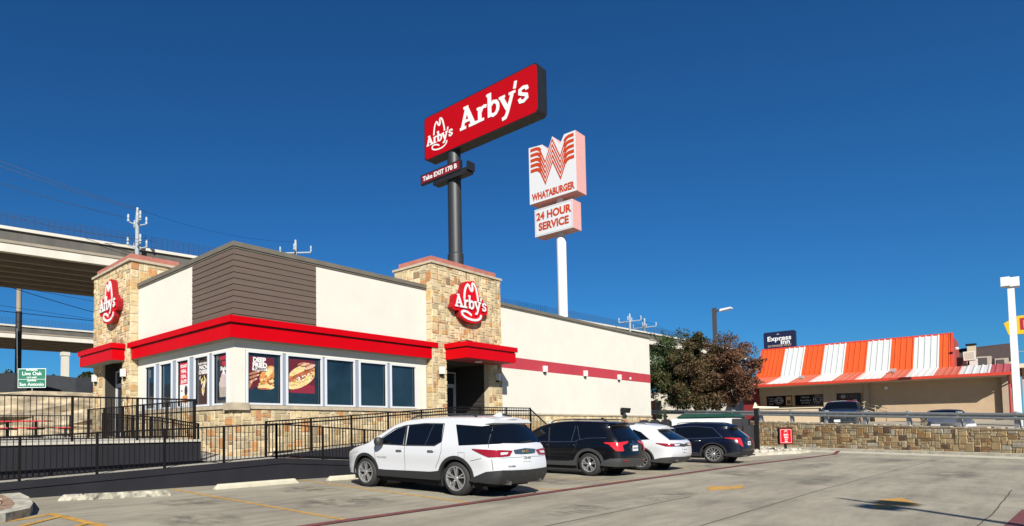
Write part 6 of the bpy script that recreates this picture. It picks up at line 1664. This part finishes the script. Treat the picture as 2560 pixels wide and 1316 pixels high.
# ---------- black suv
def black_suv(loc, rz):
    root = empty('parked_suv', loc, rz, 'black suv with grey arch trim and bright red tail lamps beside the nearest suv', 'suv', 'cars parked at the restaurant')
    T = [(-.95, 1.60), (-.7, 1.63), (-.2, 1.67), (.6, 1.70), (1.1, 1.69), (1.5, 1.64), (1.8, 1.56), (2.35, 1.25), (2.6, 1.12), (2.9, 1.06), (3.3, .98), (3.66, .85)]
    XR = [(.3, -.86), (.45, -.95), (.6, -.98), (.75, -.95), (1.0, -.90), (1.12, -.85), (1.5, -.56), (1.60, -.68), (1.75, -.72)]
    XF = [(.25, 3.58), (.5, 3.66), (.8, 3.64), (1.1, 3.5)]
    s = Car(1.84, T, XR, XF, 2.725, .355, .95, .94, sill=.32, belt=1.05, tum=[(.2, .93), (.32, .965), (.45, .982), (.58, .974), (.72, .985), (.84, 1.0), (.90, .995), (.98, .978), (1.05, .962), (1.2, .91), (1.4, .83), (1.6, .75), (1.75, .68)])
    s.body(root, M_bp); G = M_carglass
    s.panel('side_window', [(1.45, 1.50), (1.75, 1.42), (2.25, 1.12)], [(1.40, 1.04), (1.8, 1.04), (2.3, 1.06)], G, root)
    s.panel('side_window', [(.45, 1.53), (.9, 1.545), (1.36, 1.51)], [(.42, 1.10), (.5, 1.05), (1.32, 1.04)], G, root)
    s.panel('side_window', [(-.52, 1.36), (-.1, 1.50), (.36, 1.53)], [(-.5, 1.18), (-.1, 1.17), (.30, 1.12)], G, root)
    s.line('window_trim', [(2.30, 1.05), (1.3, 1.03), (.48, 1.04), (.33, 1.10), (.0, 1.155), (-.55, 1.165)], .014, M_chrome, root, e=.008)
    s.line('pillar_trim', [(1.42, 1.50), (1.35, 1.05)], .05, M_clad, root, e=.009)
    s.line('pillar_trim', [(.44, 1.53), (.28, 1.10)], .02, M_chrome, root, e=.009); s.line('pillar_trim', [(.50, 1.53), (.56, 1.05)], .02, M_chrome, root, e=.009)
    s.rearpanel('rear_window', [(.56, 1.49), (0, 1.51), (-.56, 1.49)], [(.66, 1.13), (0, 1.10), (-.66, 1.13)], G, root)
    s.wrapped('tail_lamp', [(-.42, 1.06), (0, 1.03), (.38, 1.03)], [(-.42, 1.01), (-.12, .94), (.10, .93), (.38, 1.0)], M_tail2, root)
    s.wrapped('tail_lamp', [(-.12, .94), (.24, .96)], [(-.14, .78), (-.04, .76), (.10, .78)], M_tail2, root, e=.015)
    for sg in (1, -1):
        s.rearpanel('reflector', [(sg * .70, .50), (sg * .45, .50)], [(sg * .70, .46), (sg * .45, .46)], M_tail, root, e=.024)
    s.rearpanel('chrome_bar', [(.28, .975), (-.28, .975)], [(.28, .94), (-.28, .94)], M_chrome, root, e=.022)
    m = MB(); f = lambda u, v, d: s.rear(-u, 1.03 + v, .01); m.text('GMC', .075, f, None, 0, bold=.003); m.build('badge_lettering', M_chrome, root)
    s.plate(root, .84, 'RKM-2187')
    s.cladding(root, mat('charcoal_trim', (.05, .052, .055), .5), arch=.07)
    s.wrapped('rear_bumper', [(-.80, .55), (0, .56), (.28, .55), (.52, .46)], [(-.80, .29), (0, .30), (.52, .33)], mat('charcoal_trim', (.05, .052, .055), .5), root, e=.016, nx=40)
    s.line('panel_gap', [(1.36, 1.03), (1.34, .7), (1.36, .44)], .010, M_seam, root); s.line('panel_gap', [(.40, 1.06), (.40, .9), (.5, .68)], .010, M_seam, root)
    s.handle(root, M_bp, (1.5, .55), .93); s.mirror(root, M_bp, 2.05, 1.05, .9); s.wheels(root, 5, 'split')
    for sg in (1, -1):
        m = MB(); m.tube([(-.45, sg * .56, 1.66), (-.3, sg * .56, 1.71), (.6, sg * .58, 1.745), (1.3, sg * .57, 1.72), (1.45, sg * .57, 1.65)], .018, 8); m.build('roof_rail', M_clad, root, smooth=True)
    m = MB(); m.hexa([(-.76, -.60, 1.56), (-.55, -.66, 1.52), (-.55, .66, 1.52), (-.76, .60, 1.56)], [(-.76, -.56, 1.59), (-.35, -.58, 1.625), (-.35, .58, 1.625), (-.76, .56, 1.59)]); m.build('spoiler', M_bp, root, smooth=True, angle=40)
    return root
black_suv((18.62, 9.05, 0.005), math.radians(88.0))

# ---------- white crossover
def white_crossover(loc, rz):
    root = empty('parked_suv', loc, rz, 'white crossover with smoked full-width tail lamp bar, between the black and dark blue suvs', 'suv', 'cars parked at the restaurant')
    T = [(-.98, 1.56), (-.7, 1.60), (-.2, 1.65), (.6, 1.685), (1.15, 1.675), (1.6, 1.61), (2.0, 1.48), (2.5, 1.2), (2.8, 1.08), (3.1, 1.04), (3.5, .95), (3.85, .82)]
    XR = [(.3, -.88), (.45, -.98), (.62, -1.02), (.8, -1.0), (.98, -.98), (1.06, -.92), (1.42, -.38), (1.56, -.45), (1.75, -.5)]
    XF = [(.25, 3.75), (.5, 3.84), (.8, 3.83), (1.1, 3.7)]
    s = Car(1.93, T, XR, XF, 2.85, .375, .98, 1.0, sill=.30, belt=1.04, tum=[(.2, .93), (.32, .965), (.45, .982), (.58, .974), (.72, .985), (.84, 1.0), (.90, .992), (.98, .972), (1.05, .952), (1.2, .90), (1.4, .80), (1.6, .70), (1.75, .63)])
    s.body(root, M_wp); G = M_carglass
    s.panel('side_window', [(1.55, 1.48), (1.85, 1.40), (2.4, 1.09)], [(1.5, 1.03), (1.9, 1.03), (2.45, 1.05)], G, root)
    s.panel('side_window', [(.35, 1.47), (.9, 1.52), (1.48, 1.49)], [(.28, 1.06), (.5, 1.04), (1.44, 1.03)], G, root)
    s.panel('side_window', [(.0, 1.36), (.30, 1.465)], [(-.33, 1.10), (.22, 1.06)], G, root)
    s.rearpanel('rear_window', [(.50, 1.42), (0, 1.44), (-.50, 1.42)], [(.70, 1.08), (0, 1.07), (-.70, 1.08)], G, root)
    s.wrapped('tail_lamp', [(-.12, .955), (.42, .985)], [(-.12, .86), (.12, .86), (.42, .965)], M_tail, root, e=.017)
    smoke = mat('smoked_lamp', (.05, .035, .038), .35)
    s.rearpanel('tail_lamp_bar', [(.72, .955), (.35, .97), (0, .93), (-.35, .97), (-.72, .955)], [(.72, .86), (.35, .86), (0, .84), (-.35, .86), (-.72, .86)], smoke, root, e=.016)
    for sg in (1, -1): s.rearpanel('lamp_lens', [(sg * .66, .945), (sg * .3, .94)], [(sg * .62, .87), (sg * .34, .89)], M_clear, root, e=.02)
    s.rearpanel('chrome_bar', [(.3, .925), (-.3, .925)], [(.3, .90), (-.3, .90)], M_chrome, root, e=.022)
    s.plate(root, .73, 'LHC-5512')
    gt = mat('dark_grey_trim', (.045, .045, .045), .5)
    s.wrapped('rear_bumper', [(-.84, .48), (0, .50), (.3, .46), (.56, .38)], [(-.84, .27), (0, .28), (.56, .32)], gt, root, e=.016, nx=40)
    s.cladding(root, gt, h=.38, arch=.04)
    for sg in (1, -1):
        m = MB(); m.box(-1.05, -.85, sg * .55 - .10, sg * .55 + .10, .34, .40); m.build('exhaust_tip', M_chrome, root)
    s.line('panel_gap', [(1.46, 1.02), (1.44, .7), (1.46, .4)], .010, M_seam, root); s.line('panel_gap', [(.30, 1.05), (.36, .9), (.5, .66)], .010, M_seam, root)
    s.handle(root, M_wp, (1.6, .6), .92); s.mirror(root, M_wp, 2.15, 1.04, .9); s.wheels(root, 10, 'multi', rimr=.255)
    for sg in (1, -1):
        m = MB(); m.tube([(-.1, sg * .56, 1.63), (.0, sg * .56, 1.67), (.7, sg * .58, 1.71), (1.35, sg * .57, 1.69), (1.45, sg * .57, 1.64)], .016, 8); m.build('roof_rail', M_chrome, root, smooth=True)
    m = MB(); m.hexa([(-.56, -.50, 1.47), (-.3, -.56, 1.46), (-.3, .56, 1.46), (-.56, .50, 1.47)], [(-.56, -.47, 1.50), (-.1, -.50, 1.595), (-.1, .50, 1.595), (-.56, .47, 1.50)]); m.build('spoiler', M_wp, root, smooth=True, angle=40)
    return root
white_crossover((22.05, 8.95, 0.005), math.radians(88.5)).scale = (1, 1, .955)

# ---------- dark blue crossover
def navy_crossover(loc, rz):
    root = empty('parked_suv', loc, rz, 'dark blue crossover with shiny multi-spoke wheels, farthest car of the parked row', 'suv', 'cars parked at the restaurant')
    T = [(-.98, 1.55), (-.7, 1.60), (-.2, 1.65), (.6, 1.685), (1.15, 1.675), (1.55, 1.62), (1.95, 1.48), (2.45, 1.2), (2.75, 1.09), (3.1, 1.04), (3.5, .96), (3.82, .84)]
    XR = [(.3, -.85), (.45, -.96), (.6, -.99), (.75, -.95), (1.0, -.88), (1.08, -.83), (1.46, -.46), (1.56, -.58), (1.75, -.62)]
    XF = [(.25, 3.72), (.5, 3.82), (.8, 3.80), (1.1, 3.65)]
    s = Car(1.90, T, XR, XF, 2.857, .385, .97, .98, sill=.30, belt=1.04, tum=[(.2, .93), (.32, .965), (.45, .982), (.58, .974), (.72, .985), (.84, 1.0), (.90, .992), (.98, .972), (1.05, .952), (1.2, .90), (1.4, .80), (1.6, .71), (1.75, .64)])
    s.body(root, M_navy); G = M_carglass
    s.panel('side_window', [(1.52, 1.50), (1.8, 1.43), (2.35, 1.10)], [(1.48, 1.03), (1.9, 1.03), (2.4, 1.05)], G, root)
    s.panel('side_window', [(.10, 1.46), (.7, 1.53), (1.45, 1.51)], [(-.28, 1.09), (.5, 1.05), (1.42, 1.03)], G, root)
    s.line('window_trim', [(2.4, 1.04), (1.4, 1.02), (.5, 1.035), (-.36, 1.075), (.04, 1.47), (.7, 1.545), (1.5, 1.515)], .022, M_chrome, root, e=.009)
    s.line('pillar_trim', [(1.49, 1.50), (1.45, 1.04)], .035, M_chrome, root, e=.009)
    s.rearpanel('rear_window', [(.52, 1.44), (0, 1.46), (-.52, 1.44)], [(.64, 1.10), (0, 1.08), (-.64, 1.10)], G, root)
    s.wrapped('tail_lamp', [(-.16, 1.05), (.42, 1.07)], [(-.16, 1.0), (.1, .995), (.42, 1.045)], M_tail2, root)
    s.wrapped('tail_lamp', [(-.17, 1.0), (.10, .998)], [(-.15, .70), (-.02, .70)], M_tail2, root, e=.015)
    s.rearpanel('chrome_bar', [(.3, .99), (-.3, .99)], [(.3, .97), (-.3, .97)], M_chrome, root, e=.022)
    s.plate(root, .83, 'FWP-3046')
    s.wrapped('rear_bumper', [(-.82, .48), (0, .50), (.3, .46), (.54, .38)], [(-.82, .27), (0, .28), (.54, .32)], M_clad, root, e=.016, nx=40)
    s.cladding(root, M_clad, h=.38, arch=.035)
    for sg in (1, -1):
        m = MB(); m.box(-1.04, -.85, sg * .52 - .10, sg * .52 + .10, .30, .36); m.build('exhaust_tip', M_chrome, root)
    s.line('panel_gap', [(1.44, 1.02), (1.42, .7), (1.44, .4)], .008, M_seam, root); s.handle(root, M_chrome, (1.55, .55), .93)
    s.line('sill_chrome', [(.55, .42), (2.2, .40)], .018, M_chrome, root, e=.02)
    s.mirror(root, M_navy, 2.1, 1.04, .9); s.wheels(root, 12, 'multi', rimr=.27)
    for sg in (1, -1):
        m = MB(); m.tube([(-.2, sg * .56, 1.64), (.0, sg * .56, 1.69), (.7, sg * .58, 1.72), (1.35, sg * .57, 1.70), (1.45, sg * .57, 1.65)], .016, 8); m.build('roof_rail', M_chrome, root, smooth=True)
    m = MB(); m.hexa([(-.66, -.52, 1.48), (-.4, -.58, 1.46), (-.4, .58, 1.46), (-.66, .52, 1.48)], [(-.66, -.49, 1.51), (-.2, -.52, 1.60), (-.2, .52, 1.60), (-.66, .49, 1.51)]); m.build('spoiler', M_navy, root, smooth=True, angle=40)
    return root
navy_crossover((27.72, 8.5, 0.005), math.radians(89.5)).scale = (1, 1, .955)

# ---------- pickup facing the guard rail
def front_car(kind, loc, rz, label, paint):
    root = empty('parked_' + kind, loc, rz, label, 'pickup truck' if kind == 'pickup' else 'car')
    if kind == 'pickup':
        T = [(-1.1, 1.30), (.55, 1.30), (.65, 1.85), (.9, 1.93), (1.9, 1.95), (2.35, 1.88), (2.95, 1.40), (3.15, 1.32), (3.9, 1.28), (4.35, 1.20), (4.6, 1.05)]
        XR = [(.3, -1.05), (.6, -1.1), (1.9, -1.1)]; XF = [(.25, 4.45), (.5, 4.6), (1.0, 4.6), (1.2, 4.5)]
        s = Car(2.0, T, XR, XF, 3.6, .40, 1.1, 1.0, sill=.40, belt=1.28, tum=[(.2, .95), (.5, .99), (.9, 1), (1.15, .985), (1.3, .96), (1.6, .86), (1.9, .76), (2.0, .7)])
        ws = ((2.42, 1.84), (2.95, 1.42)); wins = (([(1.75, 1.76), (2.3, 1.72), (2.8, 1.38)], [(1.72, 1.34), (2.85, 1.36)]), ([(.75, 1.74), (1.65, 1.77)], [(.75, 1.34), (1.65, 1.34)]))
    else:
        T = [(-1.0, 1.02), (-.6, 1.10), (-.3, 1.20), (.3, 1.40), (.9, 1.46), (1.35, 1.43), (2.0, 1.10), (2.3, .98), (2.9, .90), (3.4, .78), (3.6, .66)]
        XR = [(.2, -.9), (.5, -1.0), (1.5, -.9)]; XF = [(.2, 3.45), (.5, 3.6), (.7, 3.56), (1, 3.3)]
        s = Car(1.8, T, XR, XF, 2.65, .31, 1.0, .95, sill=.22, belt=.92, tum=[(.15, .94), (.4, .99), (.6, 1), (.85, .985), (.95, .95), (1.2, .84), (1.45, .70)])
        ws = ((1.42, 1.39), (2.05, 1.07)); wins = (([(.7, 1.33), (1.2, 1.32), (1.85, 1.0)], [(.7, .95), (1.95, .95)]), ([(-.1, 1.18), (.62, 1.33)], [(-.1, .98), (.62, .95)]))
    s.body(root, paint)
    for t, b in wins: s.panel('side_window', t, b, M_carglass, root)
    m = MB(); K, J = 6, 10
    for i in range(K + 1):
        x = ws[0][0] + (ws[1][0] - ws[0][0]) * i / K; z = s.top(x) - .11 + .099
        for j in range(J + 1):
            w = s.hw(x, z - .1) - .10; t = -1 + 2 * j / J; m.v.append((x + .012, w * t, z + .035 * (1 - t * t) + .010))
    for i in range(K):
        for j in range(J): a = i * (J + 1) + j; m.face((a, a + 1, a + J + 2, a + J + 1))
    m.build('windscreen', M_carglass, root, smooth=True)
    z0 = 1.0 if kind == 'pickup' else .60
    fp = lambda a, b, e_, sg: s.frontp(a, b, e_)
    for sg in (1, -1):
        s.panel('headlamp', [(sg * .50, z0 + .06), (sg * .84, z0 + .08)], [(sg * .50, z0 - .09), (sg * .84, z0 - .05)], M_clear, root, f=fp, sgs=(1,), e=.012)
    s.panel('grille', [(-.46, z0 + .10), (.46, z0 + .10)], [(-.44, z0 - .22), (.44, z0 - .22)], M_clad, root, f=fp, sgs=(1,), e=.012)
    if kind == 'pickup': s.panel('grille_bar', [(-.46, z0 + .0), (.46, z0 + .0)], [(-.46, z0 - .04), (.46, z0 - .04)], M_chrome, root, f=fp, sgs=(1,), e=.018)
    zb = .62 if kind == 'pickup' else .40
    s.panel('front_bumper', [(-.8, zb), (.8, zb)], [(-.78, zb - .26), (.78, zb - .26)], M_clad, root, f=fp, sgs=(1,), e=.012)
    x = s.frontp(0, zb)[0]; m = MB(); m.box(x + .01, x + .03, -.155, .155, zb - .06, zb + .10); m.build('licence_plate', M_plate, root)
    s.mirror(root, paint, 2.55 if kind == 'pickup' else 1.75, 1.32 if kind == 'pickup' else .95)
    s.wheels(root, 6, 'plain'); s.handle(root, M_chrome, (1.9,) if kind == 'pickup' else (.9,), 1.1 if kind == 'pickup' else .8)
    return root
M_dblue = mat('dark_slate_paint', (.018, .024, .032), .25, coat=.8)
M_silver = mat('silver_paint', (.20, .205, .21), .3, metal=.3, coat=.6)
M_sblack = mat('dark_sedan_paint', (.03, .032, .036), .3, metal=.2, coat=.6)
front_car('pickup', (51.9, 8.2, 1.08), math.radians(183), 'dark pickup truck parked nose-in above the stone wall in front of the striped restaurant', M_dblue)
front_car('sedan', (46.95, 3.2, .80), math.radians(190), 'silver sedan peeping over the stone wall behind the guard rail', M_silver)
# pale wheel stops on the upper forecourt
for i, (x, y, z, l) in enumerate(((50.5, 6.0, 1.2, 'pale wheel stop on the upper forecourt right of the dark pickup'), (48.6, .9, 1.1, 'pale wheel stop on the upper forecourt right of the silver sedan'))):
    m = MB(); m.hexa([(x, y - .95, z), (x + .16, y - .95, z), (x + .16, y + .95, z), (x, y + .95, z)], [(x + .03, y - .9, z + .14), (x + .13, y - .9, z + .14), (x + .13, y + .9, z + .14), (x + .03, y + .9, z + .14)])
    tag(m.build('wheel_stop', M_conc), l, 'wheel stop')
